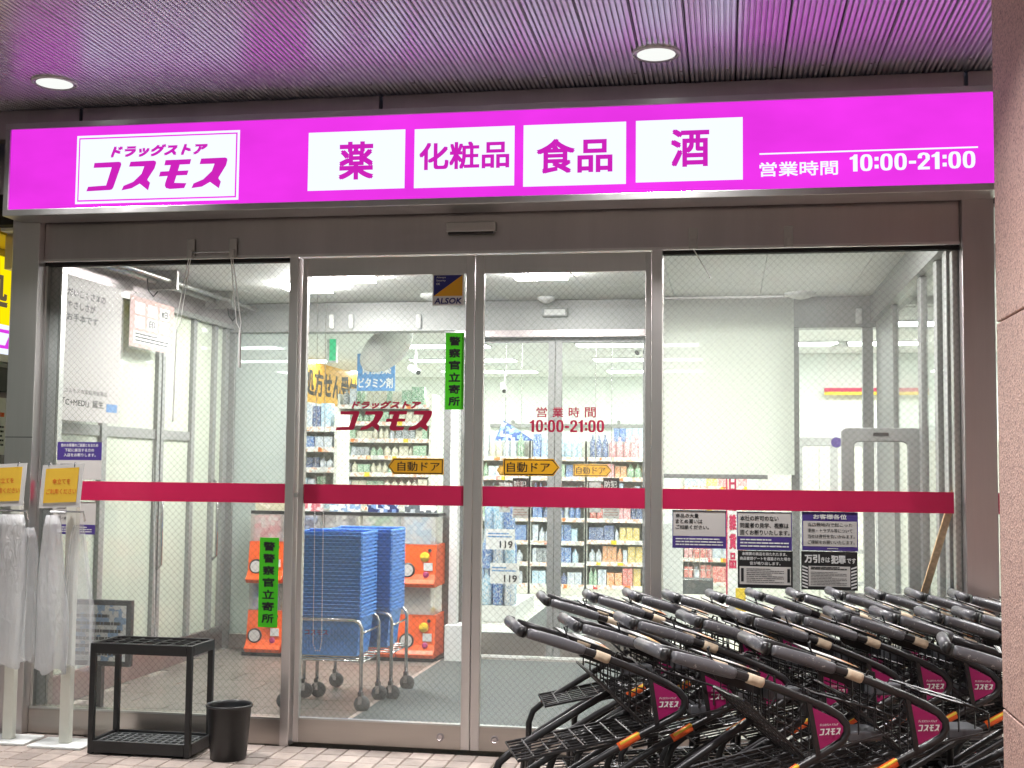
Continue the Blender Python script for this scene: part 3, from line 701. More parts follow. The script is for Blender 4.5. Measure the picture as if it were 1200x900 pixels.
# left side partition: sliding glazed doors
lw = thing('side_partition', 'left lobby wall of tall pale glazed doors in grey frames', 'partition', (VX0,1.7,0))
B(VX0-.08,.17,2.66,VX0+.05,VY-.06,CZ-.003).build('header', STEELD, lw); B(VX0-.03,.17,0,VX0+.03,VY-.06,.19).build('sill', STEELD, lw, bevel=.004)
B(VX0+.05,.17,2.655,VX0+.07,VY-.06,2.69).build('track', ALU, lw)
posts = [(.17,.07),(1.20,.07),(2.02,.05),(2.09,.05),(2.62,.06),(3.03,.06),(3.25,.08)]
for y, w_ in posts: B(VX0-.035,y,.191,VX0+.035,y+w_,2.659).build('mullion', GREYF, lw, bevel=.003)
ed = [.17]+[v for y, w_ in posts[1:] for v in (y, y+w_)]
pn = [(.24,1.20),(1.27,2.02),(2.14,2.62),(2.68,3.03),(3.09,3.25)]
for a, b in pn:
    B(VX0-.004,a,.191,VX0+.004,b,2.659).build('glass_pane', FROST, lw)
    if b-a > .4: B(VX0-.02,a,1.70,VX0+.02,b,1.77).build('mid_rail', GREYF, lw)
for y in (2.035, 3.045):
    m = MB(); m.tube([(VX0+.036,y+.03,.75),(VX0+.07,y+.03,.78),(VX0+.07,y+.03,1.36),(VX0+.036,y+.03,1.39)], .012, 8); m.build('door_handle', CHROME, lw, smooth=True)
# right side partition
rw = thing('side_partition', 'right lobby wall of clear glass panes in grey frames', 'partition', (VX1,1.7,0))
B(VX1-.05,.17,2.67,VX1+.08,VY-.06,CZ-.003).build('header', GREYF, rw); B(VX1-.03,.17,0,VX1+.03,VY-.06,.19).build('sill', STEELD, rw)
rposts = [(.17,.12),(.48,.10),(1.05,.12),(2.30,.10)]
for y, w_ in rposts: B(VX1-.02,y,.191,VX1+.02,y+w_,2.669).build('mullion', GREYF, rw, bevel=.003)
for (y, w_), (y2, _) in zip(rposts, rposts[1:]): B(VX1-.004,y+w_,.191,VX1+.004,y2,2.669).build('glass_pane', CGLASS, rw)
B(VX1-.012,2.401,.191,VX1+.012,3.33,2.669).build('solid_leaf', GREYF, rw, bevel=.003)
# back partition with fixed panes
bw = thing('inner_partition', 'grey framed glazed partition between lobby and store', 'partition', (-1.5,VY,0))
B(VX0-.1,VY-.05,2.63,VX1+.1,VY+.12,CZ-.003).build('header', GREYF, bw, bevel=.003)
B(-2.18,VY-.058,2.575,-.60,VY+.0,2.629).build('door_track_cover', STEELD, bw)
for x0, x1, mt in ((-4.15,-4.08,GREYF),(-3.53,-3.47,GREYF),(-2.27,-2.18,GREYF),(-.60,-.52,GREYF),(.50,.56,GREYF),(1.04,1.12,GREYF)):
    B(x0,VY-.03,0,x1,VY+.05,2.629).build('post', mt, bw, bevel=.003)
for x0, x1, g in ((-4.079,-3.531,FROSTG),(-3.469,-2.271,CGLASS),(-.519,.499,CGLASS),(.561,1.039,CGLASS)):
    B(x0,VY,.12,x1,VY+.006,2.629).build('glass_pane', g, bw); B(x0,VY-.02,0,x1,VY+.04,.119).build('sill', STEELH, bw)
for px in (389, 412, 491): 
    q = gy(px, 377, VY-.05); B(q.x-.022,VY-.075,q.z-.06,q.x+.022,VY-.0525,q.z+.06).build('clip', WHITE, bw, bevel=.01)
q = gy(936.5+70,370,VY-.05); B(q.x-.025,VY-.075,q.z-.065,q.x+.025,VY-.0525,q.z+.055).build('clip', WHITE, bw, bevel=.012)
# inner automatic doors
il = sliding_door(-2.17,-1.3725,VY+.06,'left inner sliding door at the back of the lobby', .05,.055, 2.60, .012, .17, GREYF, CGLASS, 'inner sliding doors', .06)
ir = sliding_door(-1.3695,-.61,VY+.06,'right inner sliding door at the back of the lobby', .055,.05, 2.60, .012, .17, GREYF, CGLASS, 'inner sliding doors', .06)
GI = VY+.06+.0155
sticker('door_arrow', 'small yellow automatic door arrow on the right inner door', 'sticker', 672,544,717,558.5,GI, arrow(False), YEL)
sticker('door_arrow', 'small yellow arrow mostly hidden behind the large right door arrow', 'sticker', 582,545,628,557.5,GI, arrow(True), YEL)
t = thing('door_sensor', 'pale door sensor on the inner header behind the right door', 'sensor', gy(650,366,VY-.09))
a, b = gy(636,372,VY-.055), gy(666,361,VY-.055); B(a.x,VY-.10,a.z,b.x,VY-.053,b.z).build('housing', GREYF, t, bevel=.008); B(a.x+.02,VY-.104,a.z+.015,b.x-.02,VY-.1,b.z-.015).build('lens', WHITE, t)
# white vinyl sheet hanging over the inner right pane
a, b = gy(776,555,VY-.12), gy(930,352,VY-.12)
sh = MB(); nx, nz = 14, 3; x0, x1, z0, z1 = -.62, b.x, a.z, CZ-.02
vv = []; 
for j in range(nz+1):
    for i in range(nx+1):
        xx = x0+(x1-x0)*i/nx; vv.append((xx, VY-.12+.006*math.sin(i*1.3)*(1-j/nz*.6), z0+(z1-z0)*j/nz))
sh.add(vv, [(j*(nx+1)+i, j*(nx+1)+i+1, (j+1)*(nx+1)+i+1, (j+1)*(nx+1)+i) for j in range(nz) for i in range(nx)])
t = thing('hanging_sheet', 'large pale hanging sheet behind the upper right window', 'blind', (0,VY-.12,z0))
sh.build('sheet', SHEETM, t, smooth=True); B(x0,VY-.135,z0-.035,x1-.2,VY-.105,z0).build('weight_bar', GREYF, t, bevel=.004); B(x0,VY-.14,CZ-.02,x1,VY-.1,CZ-.002).build('rail', ALU, t)
# lobby light panels
def panel_light(name, label, x, y, z, wx, wy, mat, group, drop=.018):
    t = thing(name, label, 'ceiling light', (x,y,z), group)
    B(x-wx/2-.02,y-wy/2-.02,z-.012,x+wx/2+.02,y+wy/2+.02,z-.001).build('frame', WHITE, t)
    B(x-wx/2,y-wy/2,z-drop,x+wx/2,y+wy/2,z-.013).build('diffuser', mat, t)
panel_light('ceiling_light', 'square lobby light seen through the top of the left door', -2.66,1.85,CZ,.36,.36,E_PANEL2,'square lobby ceiling lights', .045)
panel_light('ceiling_light', 'square lobby light seen through the top of the right door', -1.27,1.85,CZ,.36,.36,E_PANEL2,'square lobby ceiling lights', .045)
panel_light('ceiling_light', 'lobby light just behind the header over the right window', .25,.42,CZ,.36,.36,E_PANEL2,'square lobby ceiling lights', .045)
panel_light('ceiling_light', 'lobby light over the left window', -3.1,2.35,CZ,.30,.30,E_PANEL2,'square lobby ceiling lights', .045)
for px, py, w_ in ((640,348,.07),(938,343,.12),(507,345,.10)):
    q = gz(px,py,CZ); t = thing('smoke_detector', 'small round white detector on the lobby ceiling '+{640:'above the right door',938:'behind the right window',507:'above the left door'}[px], 'detector', (q.x,q.y,CZ))
    MB().lathe((q.x,q.y,CZ-.05), [(.02,0),(w_*.6,.012),(w_,.03),(w_,.05)], 20).build('body', WHITE, t, smooth=True)
# entrance mats
tag(B(-2.2,.22,-.0005,-.2,3.2,.012).build('entrance_mat', MATM), 'ribbed grey entrance mat on the lobby floor inside the doors', 'mat')
tag(B(-1.95,3.62,-.003,-.5,7.9,.008).build('entrance_mat', MATM), 'long grey mat running into the store beyond the inner doors', 'mat')
B(-2.235,.22,-.0005,-2.203,3.2,.010).build('mat_edge', TILE, vf)
# ---- capsule toy machines along the back of the lobby
def capsule_machine(x, z, label, k):
    t = thing('capsule_machine', label, 'vending machine', (x, 3.2, z), 'capsule toy machines')
    w_ = .30; y0 = 3.03
    m = MB(); m.prism([(0,0),(0,.32),(.32,.32),(.32,.07),(.27,.04),(-.05+.27,0)], (x-w_/2, y0, z), Y, Z, X, w_); 
    m = MB(); m.prism([(0,.10),(.03,.33),(.33,.33),(.33,0),(-.03,0),(-.05,.03),(-.02,.06)], (x-w_/2, y0, z), Y, Z, X, w_); body = m.build('body', ORNG, t, bevel=.006)
    m = MB(); m.lathe((x+.06,y0+.012,z+.235), [(.038,0),(.038,.012),(.03,.02)], 24, (0,-1,.1)); kn = m.build('dial', KNOBY, t); B(x+.028,y0-.022,z+.228,x+.092,y0-.008,z+.242).build('dial_bar', KNOBY, kn)
    MB().lathe((x-.075,y0+.004,z+.13), [(.058,0),(.058,.012),(.05,.016)], 24, (0,-1,.1)).build('hatch_rim', BLACKP, t)
    MB().lathe((x-.075,y0-.012,z+.13), [(.046,0),(.046,.003)], 24, (0,-1,.1)).build('hatch', PAPERG, t)
    B(x+.055,y0-.006,z+.13,x+.125,y0+.004,z+.19).build('price_sticker', PAPER, t)
    MB().lathe((x+.10,y0+.012,z+.285), [(.014,0),(.014,.012)], 14, (0,-1,.1)).build('coin_slot', BLACKP, t)
    MB().lathe((x+.075,y0+.0,z+.095), [(.022,0),(.024,.014),(.012,.02)], 16, (0,-1,.3)).build('return_cup', MAG, t)
    B(x-w_/2+.01,y0+.02,z+.331,x+w_/2-.01,y0+.28,z+.545).build('clear_bin', BINC, t)
    B(x-w_/2+.03,y0+.05,z+.335,x+w_/2-.05,y0+.056,z+.54).build('display_card', PRINTS[(k*3) % 11][1], t)
    rc = random.Random(k)
    for i in range(9):
        a = x-.11+.055*(i % 5); MB().lathe((a,y0+.10+.05*(i//5),z+.36+.05*(i//5)), [(.006,-.024),(.02,-.016),(.026,0),(.02,.016),(.006,.024)], 10).build('capsule', [PAPER, PR['pale blue'], PR['pink'], KNOBY][rc.randrange(4)], t, smooth=True)
for i in range(5):
    x = -3.64+i*.312
    capsule_machine(x, .03, 'orange capsule toy machine with yellow dial, bottom row, '+('leftmost by the window','second from left','middle one','second from right','rightmost by the inner doors')[i], i)
    capsule_machine(x, .577, 'orange capsule toy machine with yellow dial, top row, '+('leftmost by the window','second from left','middle one','second from right','rightmost by the inner doors')[i], i+5)
tag(B(-3.82,3.02,0,-2.22,3.36,.029).build('machine_plinth', BLACKP), 'low black plinth under the orange capsule machines', 'plinth')
t = thing('display_rack', 'dark rack of capsule toy posters above the orange machines', 'rack', (-3,3.2,1.13))
B(-3.80,3.1,1.125,-2.24,3.34,1.15).build('shelf', BLACKP, t)
for i in range(5):
    x = -3.64+i*.312; B(x-.13,3.12,1.152,x+.13,3.14,1.36).build('poster', [PR['beige'],PR['pink'],PR['white'],PR['navy'],PR['grey']][i], t)
# column + boxes at right end of the machines
t = thing('white_column', 'slim white post with paper tags beside the orange machines', 'post', (-2.12,3.2,0))
B(-2.165,3.16,.29,-2.10,3.24,2.5).build('shaft', WHITE, t); B(-2.17,3.05,0,-1.93,3.27,.288).build('base_box', WHITE, t, bevel=.006)
for k in range(5): B(-2.06,3.19,.62+k*.27,-1.96,3.194,.87+k*.27).build('tag', [PAPER, PR['white'], PAPERG, PR['yellow'], PR['white']][k], t)
# ---- basket stacks on chrome trolleys
bkm = None
def basket_mesh():
    m = MB(); L, W, h = .238, .17, .25; l, w_ = .198, .13; th = .006
    def ring(a, b, z): return [Vector((-a,-b,z)),Vector((a,-b,z)),Vector((a,b,z)),Vector((-a,b,z))]
    out_b, out_t = ring(l,w_,0), ring(L-.016,W-.016,h-.010)
    # floor
    m.hexa(ring(l,w_,0), ring(l,w_,.006))
    # slotted walls: rails and slats
    for k in range(4):
        a0, a1 = out_b[k], out_b[(k+1) % 4]; b0, b1 = out_t[k], out_t[(k+1) % 4]; n = (a1-a0).normalized().cross(Z)*th
        def band(v0, v1, u0, u1):
            P = lambda u, v: (a0.lerp(a1,u)).lerp(b0.lerp(b1,u), v)
            m.hexa([P(u0,v0)-n,P(u1,v0)-n,P(u1,v0),P(u0,v0)], [P(u0,v1)-n,P(u1,v1)-n,P(u1,v1),P(u0,v1)])
        band(0,.16,0,1); band(.38,.46,0,1); band(.68,1,0,1)
        ns = 22 if k % 2 == 0 else 14
        for i in range(ns):
            u = i/ns; band(.16,.38,u,u+.45/ns); band(.46,.68,u,u+.45/ns)
    # rim
    for (a, b, z0, z1) in ((L,W,h-.012,h-.003),(L-.006,W-.006,h-.003,h)):
        o_, i_ = ring(a,b,z0), ring(a-.016,b-.016,z0)
        for k in range(4):
            j = (k+1) % 4; m.hexa([o_[k],o_[j],i_[j],i_[k]], [p+Z*(z1-z0) for p in (o_[k],o_[j],i_[j],i_[k])])
    return m
bk_me = basket_mesh().mesh('basket_body', BLUE)
hm = MB(); hm.tube([(-.23,-.172,.235),(-.23,-.178,.252),(.23,-.178,.252),(.23,-.172,.235)], .005, 6); hm.tube([(-.23,.172,.235),(-.23,.178,.252),(.23,.178,.252),(.23,.172,.235)], .005, 6)
hm_me = hm.mesh('handle', BLUE)
for cx_, cy_, lab, n in ((-2.475,1.17,'front stack, nearer the glass door',24), (-2.40,1.60,'rear stack, behind the front one',24)):
    for k in range(n):
        t = thing('shopping_basket', 'blue plastic shopping basket in the '+lab, 'basket', (cx_, cy_, .33+k*.0225), 'blue baskets in the '+lab.split(',')[0])
        for nm, me in (('body', bk_me), ('handle', hm_me)):
            o = bpy.data.objects.new(nm, me); COL.objects.link(o); o.parent = t
        t.rotation_euler.z = rr.uniform(-.012,.012)
    tr = thing('basket_trolley', 'chrome wire trolley on castors under the '+lab.split(',')[0]+' of blue baskets', 'trolley', (cx_,cy_,0), 'basket trolleys')
    m = MB()
    xr, xl, yf, yb = cx_+.25, cx_-.25, cy_-.20, cy_+.19; zt = .56
    for y in (yf, yb):
        m.tube([(xl,y,.12),(xl,y,zt-.05),(xl+.015,y,zt-.015),(xl+.05,y,zt),(xr-.05,y,zt),(xr-.015,y,zt-.015),(xr,y,zt-.05),(xr,y,.12)], .012, 8)
    for z in (.30,): 
        for x in (xl,xr): m.tube([(x,yf,z),(x,yb,z)], .008, 6)
        for k in range(5): y = yf+(yb-yf)*k/4; m.tube([(xl,y,z+.01),(xr,y,z+.01)], .006, 6)
    m.tube([(xr,yf,zt-.08),(xr,yb,zt-.08)], .008, 6)
    m.build('frame', CHROME, tr, smooth=True)
    for x in (xl,xr):
        for y in (yf,yb):
            c = MB(); c.cur = 0; c.lathe((x+.01,y-.011,.052), [(.02,0),(.05,.002),(.052,.011),(.05,.02),(.02,.022)], 18, (0,1,0)); wl = c.build('wheel', RUBBER, tr, smooth=True)
            f = MB(); f.box(x-.012,y-.018,.05,x+.012,y-.013,.125); f.box(x-.012,y+.013,.05,x+.012,y+.018,.125); f.box(x-.014,y-.018,.1,x+.014,y+.018,.125); f.build('fork', CHROME, wl)
# a slip of print on the lowest front basket
m = MB(); put(m, 'コスモス', (-2.60,.9975+.01,.46), .15, .03, bold=.02); 
tag(B(-2.61,1.17-.172,.455,-2.44,1.17-.166,.5).build('basket_tag', BLUE), 'blue tag with shop name on the front basket trolley', 'tag')
m.v = [Vector((v.x, 1.17-.1735, v.z)) for v in m.v]; m.build('lettering', LOGORED, bpy.data.objects['basket_tag'])
# bead chain beside the door
def bead_chain(pts, label, r=.0035):
    o = MB(); P = [Vector(p) for p in pts]
    for a, b in zip(P, P[1:]):
        n = max(1, int((b-a).length/.011))
        for i in range(n): c = a.lerp(b, i/n); o.lathe(c, [(r*.5,-r),(r,0),(r*.5,r)], 6)
    return tag(o.build('bead_chain', PAPER, loc=P[0]), label, 'chain')
bead_chain([(-2.30,.22,2.55),(-2.285,.22,.52),(-2.27,.22,.48),(-2.245,.22,.48),(-2.235,.22,.53),(-2.25,.22,2.55)], 'white bead chain loop hanging at the left door edge')
q = gy(1110,290,.2)
bead_chain([gy(1107,300,.2),gy(1113,690,.2)], 'fine bead chain hanging inside the right post')
bead_chain([gx(178,430,-4.0),gx(182,760,-4.0)], 'bead chain hanging along the left lobby glazing')
# ---- posters in clear sleeves and window-blind gear on the left
def hung_poster(px0, px1, pyt, pyb, xw, label, draw, name='hung_poster'):
    y0, y1 = gx(px0,pyt[0],xw).y, gx(px1,pyt[1],xw).y; z1 = gx(px0,pyt[0],xw).z; z0 = gx(px0,pyb[0],xw).z
    t = thing(name, label, 'poster', (xw,(y0+y1)/2,z0)); B(xw-.004,y0,z0,xw,y1,z1).build('sheet', PAPERG, t)
    B(xw+.004,y0-.02,z0-.02,xw+.006,y1+.02,z1+.03).build('sleeve', SLEEVE, t)
    draw(t, y0, z0, y1, z1, xw+.001)
    m = MB()
    for u in (.15,.85): m.tube([(xw,y0+(y1-y0)*u,z1+.02),(xw-.02,y0+(y1-y0)*u,2.70)], .0022, 5)
    m.build('string', PAPER, t); return t
def poster1(t, y0, z0, y1, z1, x):
    w_, h = y1-y0, z1-z0; m = MB()
    for i, (s, u, wd) in enumerate((('だいこくさまの',.08,.62),('やさしさが',.08,.45),('お手本です',.08,.5))): put(m, s, (x,y0+w_*u,z1-h*(.145+.085*i)), w_*wd, h*.055, Y, Z, bold=.015)
    put(m, '「C+MEDI」誕生', (x,y0+w_*.06,z0+h*.10), w_*.66, h*.055, Y, Z, bold=.02); put(m, 'コスモスの家庭用医薬品', (x,y0+w_*.08,z0+h*.19), w_*.7, h*.032, Y, Z, bold=.01)
    m.build('lettering', INK, t)
    m = MB(); m.face([(x,y0+w_*.77,z0+h*.08),(x,y0+w_*.96,z0+h*.08),(x,y0+w_*.96,z0+h*.14),(x,y0+w_*.77,z0+h*.14)]); m.build('photo_patch', SKYB, t)
def poster2(t, y0, z0, y1, z1, x):
    w_, h = y1-y0, z1-z0; m = MB(); m.face([(x,y0,z0),(x,y1,z0),(x,y1,z1),(x,y0,z1)]); m.build('pink_border', PINKP, t)
    m = MB()
    for i in range(3):
        for j in range(2):
            a, b = y0+w_*(.1+.28*i), z0+h*(.38+.28*j); m.face([(x+.001,a,b),(x+.001,a+w_*.22,b),(x+.001,a+w_*.22,b+h*.24),(x+.001,a,b+h*.24)])
    m.face([(x+.001,y0+w_*.08,z0+h*.08),(x+.001,y0+w_*.92,z0+h*.08),(x+.001,y0+w_*.92,z0+h*.32),(x+.001,y0+w_*.08,z0+h*.32)]); m.build('white_cells', PAPER, t)
    m = MB(); lines(m, (x+.002,y0+w_*.12,z0+h*.1), w_*.76, h*.2, 3, Y, Z, seed=3); put(m, '8日', (x+.002,y0+w_*.70,z0+h*.70), w_*.14, h*.14, Y, Z, bold=.03); put(m, '印', (x+.002,y0+w_*.41,z0+h*.42), w_*.14, h*.16, Y, Z, bold=.02)
    m.build('lettering', INK, t)
hung_poster(74,144,(319,337),(492,502),-3.98,'tall white poster in a clear sleeve hanging in the left window', poster1)
hung_poster(153,204,(345,362),(405,412),-4.0,'smaller pink bordered poster hanging behind the tall white poster', poster2)
m = MB()
for dx in (0,.12):
    for a, b in (((-3.99+dx,.3,2.80),(-3.95+dx,3.2,2.80)),): m.tube([a,b], .016 if dx else .022, 8)
t = thing('blind_roller', 'pair of long grey tubes running along the lobby ceiling at left', 'blind', (-3.95,1.7,2.8)); m.build('tube', ALU, t, smooth=True)
for y in (.6,1.6,2.6): B(-4.02,y,2.74,-3.8,y+.03,CZ-.004).build('bracket', ALU, t)
for y in (1.35,2.75): m = MB(); m.tube([(-3.9,y,2.78),(-3.89,y,2.70),(-3.87,y+.04,2.66),(-3.86,y+.08,2.70)], .005, 6); m.build('hook', BLACKP, t)
# clips and cords on the header
def header_clip(px, label):
    q = gy(px,288,-.01); t = thing('header_clip', label, 'clip', (q.x,-.01,2.68))
    B(q.x-.024,-.022,2.665,q.x+.024,-.0125,2.78).build('plate', LGREY, t, bevel=.008); B(q.x-.014,-.038,2.665,q.x+.014,-.0225,2.715).build('hook', LGREY, t, bevel=.005)
    return t
K0 = header_clip(224.5,'grey plastic clip on the header, left one of the pair joined by a rod'); K1 = header_clip(273.5,'grey plastic clip on the header, right one of the pair joined by a rod')
c0, c1 = K0.location.x, K1.location.x
m = MB(); m.tube([(c0+.015,-.03,2.70),(c1-.015,-.03,2.70)], .004, 6); tag(m.build('clip_rod', CHROME, loc=(c0,-.03,2.7)), 'thin rod between the two header clips at left', 'rod')
K2 = header_clip(812.5,'grey plastic clip on the header above the right window, nearest the doors'); header_clip(924,'grey plastic clip on the header at the middle of the right window')
c2 = K2.location.x
for cxx, lab in ((c0,'left'),(c1,'right')):
    m = MB(); 
    for dx in (-.012,.014): m.tube([(cxx+dx*.4,-.03,2.67),(cxx+dx-.06 if lab == 'left' else cxx+dx+.05,-.028,2.30),(cxx-.07 if lab == 'left' else cxx+.06,-.028,2.26)], .0025, 5)
    m.tube([(cxx-.07 if lab == 'left' else cxx+.06,-.028,2.26),(cxx-.075 if lab == 'left' else cxx+.06,-.026,1.75 if lab == 'left' else 2.05)], .005 if lab == 'left' else .008, 6)
    m.build('pull_cord', PAPER, K0 if lab == 'left' else K1)
m = MB(); m.tube([(c2+.0,-.03,2.665),(c2+.05,-.03,2.58),(c2+.085,-.03,2.52)], .0028, 5); m.lathe((c2+.086,-.03,2.515), [(.002,-.008),(.007,0),(.002,.008)], 8)
m.build('pull_cord', PAPER, K2)
# purple notices inside the left window
def left_notice(t, x0, z0, x1, z1, y, mat):
    h, w_ = z1-z0, x1-x0; plate(t, x0, z0, x1, z1, y, PAPERG); m = MB(); panel(m, x0, z0+h*.52, x1, z1, y-.002); m.build('heading_band', PURPLE, t)
    m = MB()
    for i, (s, u, wd) in enumerate((('他のお客様のご迷惑となるため',.08,.84),('下記に該当する方の',.17,.66),('入店をお断りします。',.15,.72))): put(m, s, (x0+w_*u,y-.0028,z0+h*(.87-.13*i)), w_*wd, h*.09, bold=.016)
    m.build('heading', PAPER, t); m = MB(); lines(m, (x0+w_*.08,y-.0024,z0+h*.1), w_*.5, h*.34, 4, seed=2); m.build('small_print', INK, t)
def left_notice2(t, x0, z0, x1, z1, y, mat):
    h, w_ = z1-z0, x1-x0; plate(t, x0, z0, x1, z1, y, PAPERG); m = MB(); panel(m, x0, z0, x1, z0+h*.3, y-.002); m.build('foot_band', PURPLE, t)
    m = MB(); put(m, '反応したら', (x0+w_*.1,y-.0024,z0+h*.78), w_*.5, h*.13, bold=.025); put(m, 'スタッフが', (x0+w_*.1,y-.0024,z0+h*.6), w_*.35, h*.09, bold=.015); put(m, '伺います', (x0+w_*.1,y-.0024,z0+h*.45), w_*.3, h*.09, bold=.015); m.build('lettering', INK, t)
    m = MB(); lines(m, (x0+w_*.08,y-.0028,z0+h*.05), w_*.84, h*.2, 3, seed=6); m.build('small_print', PAPER, t)
sticker('notice', 'purple headed notice refusing entry, above the yellow umbrella card', 'notice', 67,518,119,562,GF, left_notice, PAPER)
sticker('notice', 'white notice with purple foot below the red stripe at left', 'notice', 62,588,112,626,GF, left_notice2, PAPER)
t = thing('framed_board', 'dark framed notice board standing low behind the left window', 'board', (-3.68,.28,.3))
B(-3.80,.26,.34,-3.40,.30,.72).build('frame', BLACKP, t, bevel=.004); B(-3.77,.256,.37,-3.43,.2595,.69).build('sheet', PR['white'], t)
m = MB(); lines(m, (-3.74,.2545,.39), .28, .26, 6, seed=12); m.build('print', INK, t); B(-3.62,.27,0,-3.58,.31,.34).build('foot', BLACKP, t)
tag(MB().obox((-3.62,.33,.022), Vector((.17,.10,0)), Vector((-.02,.034,0)), Vector((0,0,.02))).build('timber_block', WOOD), 'pale timber block on the lobby floor behind the left window', 'timber')
a, b = Vector((.98,.18,0)), gy(1120,573,.16); a = Vector((b.x-.42, .22, .0)); d_ = (b-a)
tag(MB().obox((a+b)/2, d_/2, Vector((.02,0,.006)), Vector((0,.012,0))).build('timber_stick', WOOD), 'brown wooden stick leaning in the corner inside the right window', 'timber')

# ================================================================ STORE INTERIOR
k = 0
for y in (4.6,6.3,8.0,9.7):
    for x in (-5.4,-3.1,-.9,1.3,3.4):
        k += 1; panel_light('ceiling_light', 'long bright ceiling light in the store', x, y, 2.811, 1.25,.28, E_PANEL, 'store ceiling lights')
for y in (1.0,2.6): panel_light('ceiling_light', 'long bright ceiling light right of the lobby', 3.0, y, 2.82, 1.25,.28, E_PANEL, 'side room ceiling lights')
def place_pack(mesh, name, loc, scale, label, cat, group, rz=0):
    o = bpy.data.objects.new(name, mesh); COL.objects.link(o); o.location = loc; o.scale = scale; o.rotation_euler.z = rz
    return tag(o, label, cat, group)
CT = {}; BT = {}; PT = {}
for c, m_ in PRINTS:
    CT[c] = MB().box(-.5,-.5,0,.5,.5,1).mesh('carton', m_)
    q = MB(); q.lathe((0,0,0), [(.44,0),(.5,.04),(.5,.62),(.3,.78),(.17,.84),(.17,1)], 10); BT[c] = q.mesh('bottle', m_, smooth=True)
    q = MB(); q.hexa([(-.5,-.3,0),(.5,-.3,0),(.5,.3,0),(-.5,.3,0)], [(-.46,-.04,1),(.46,-.04,1),(.46,.04,1),(-.46,.04,1)]); PT[c] = q.mesh('pouch', m_)
NPK = [0]
def gondola(name, label, x0, x1, y, tiers, seed, pal, grp, depth=.38, ztop=1.86, wmin=.045, wmax=.095, back=CREAM, nofill=()):
    t = thing(name, label, 'shelf', ((x0+x1)/2, y, 0)); r = random.Random(seed)
    B(x0,y+depth,0,x1,y+depth+.03,ztop).build('back_panel', back, t); B(x0,y,0,x1,y+depth,.10).build('plinth', CREAM, t)
    for x in (x0-.03, x1): B(x,y,0,x+.03,y+depth+.03,ztop).build('side_panel', CREAM, t)
    n = len(tiers)
    for i, z in enumerate(tiers):
        B(x0,y,z-.02,x1,y+depth,z).build('shelf_board', CREAM, t); B(x0,y-.012,z-.045,x1,y-.001,z+.005).build('price_rail', RAILP, t)
        for _ in range(int((x1-x0)/.16)):
            if r.random() < .75:
                xt = r.uniform(x0+.02, x1-.1); wt = r.uniform(.045,.08); ht = r.uniform(.03,.055)
                B(xt,y-.016-.0004*_,z-.02-ht/2,xt+wt,y-.0125-.0004*_,z-.02+ht/2).build('price_tag', r.choice((PAPER,PAPER,KNOBY,PR['red'],PAPERG,PR['orange'])), t)
        if i in nofill: continue
        head = (tiers[i+1] if i < n-1 else ztop+.16)-z-.07
        x = x0+.02
        while x < x1-.08:
            c = r.choice(pal); w_ = r.uniform(wmin,wmax); h = min(head, r.uniform(.72,1.0)*head); kind = r.choice(('carton','carton','pouch','bottle'))
            if kind == 'bottle': w_ = min(w_, .09)
            rep = r.choice((1,2,2,3))
            for _ in range(rep):
                if x+w_ > x1-.01: break
                me = {'carton':CT,'bottle':BT,'pouch':PT}[kind][c]; d = .12 if kind != 'bottle' else w_
                place_pack(me, kind, (x+w_/2, y+.02+d/2, z+.0005), (w_*.95,d,h), '%s %s on the %s' % (c, {'carton':'carton','bottle':'bottle','pouch':'pouch'}[kind], grp), kind, '%s %ss on the %s' % (c, kind, grp)); NPK[0] += 1
                x += w_
            x += .004
    return t
ALLP = ['blue','white','white','green','orange','pink','pale blue','pale blue','yellow','navy','red','beige','grey','white']
x0, x1 = gy(690,600,8.6).x, gy(752,600,8.6).x
gondola('shelf_unit', 'tall shelf of colourful packs seen right of the inner door frame', gy(688,600,8.6).x, gy(757,600,8.6).x, 8.6, [.12,.40,.66,.92,1.16,1.42,1.66], 5, ['orange','white','red','yellow','green','navy','pink','white','pale blue'], 'right bay of the back shelves')
gondola('shelf_unit', 'tall shelf of blue and white packs seen through the right door', gy(622,600,8.6).x, gy(688,600,8.6).x-.035, 8.6, [.12,.38,.64,.92,1.16,1.42,1.66], 9, ['blue','pale blue','white','navy','grey','pale blue','white','green'], 'middle bay of the back shelves')
gondola('shelf_unit', 'tall shelf of pale packs left of the inner door frame', gy(552,600,8.6).x, gy(622,600,8.6).x-.035, 8.6, [.12,.38,.64,.92,1.16,1.42,1.66], 11, ['pale blue','white','beige','white','blue','green'], 'left bay of the back shelves')
gondola('shelf_unit', 'shelf of red and white packs beyond the right window', gy(800,650,9.4).x, gy(905,650,9.4).x, 9.4, [.12,.42,.72,1.02,1.32], 14, ['red','white','pink','beige','yellow'], 'shelf beyond the right window', ztop=1.5)
gondola('shelf_unit', 'beige shelf of small packs seen through the left door logo', gy(398,500,7.7).x, gy(503,500,7.7).x, 7.7, [.12,.45,.78,1.05,1.25,1.45,1.65,1.85,2.05,2.25], 21, ['beige','beige','grey','white','beige','green'], 'beige shelves behind the crimson logo', ztop=2.38, wmin=.05, wmax=.09)
gondola('shelf_unit', 'shelf of blue and white packs at the left edge of the left door', gy(330,500,5.2).x, gy(392,500,5.2).x, 5.2, [.12,.45,.78,1.10,1.30,1.50,1.70,1.90], 25, ['blue','white','pale blue','navy','white','green'], 'shelves at the left edge of the left door', ztop=2.05, wmin=.05, wmax=.1)
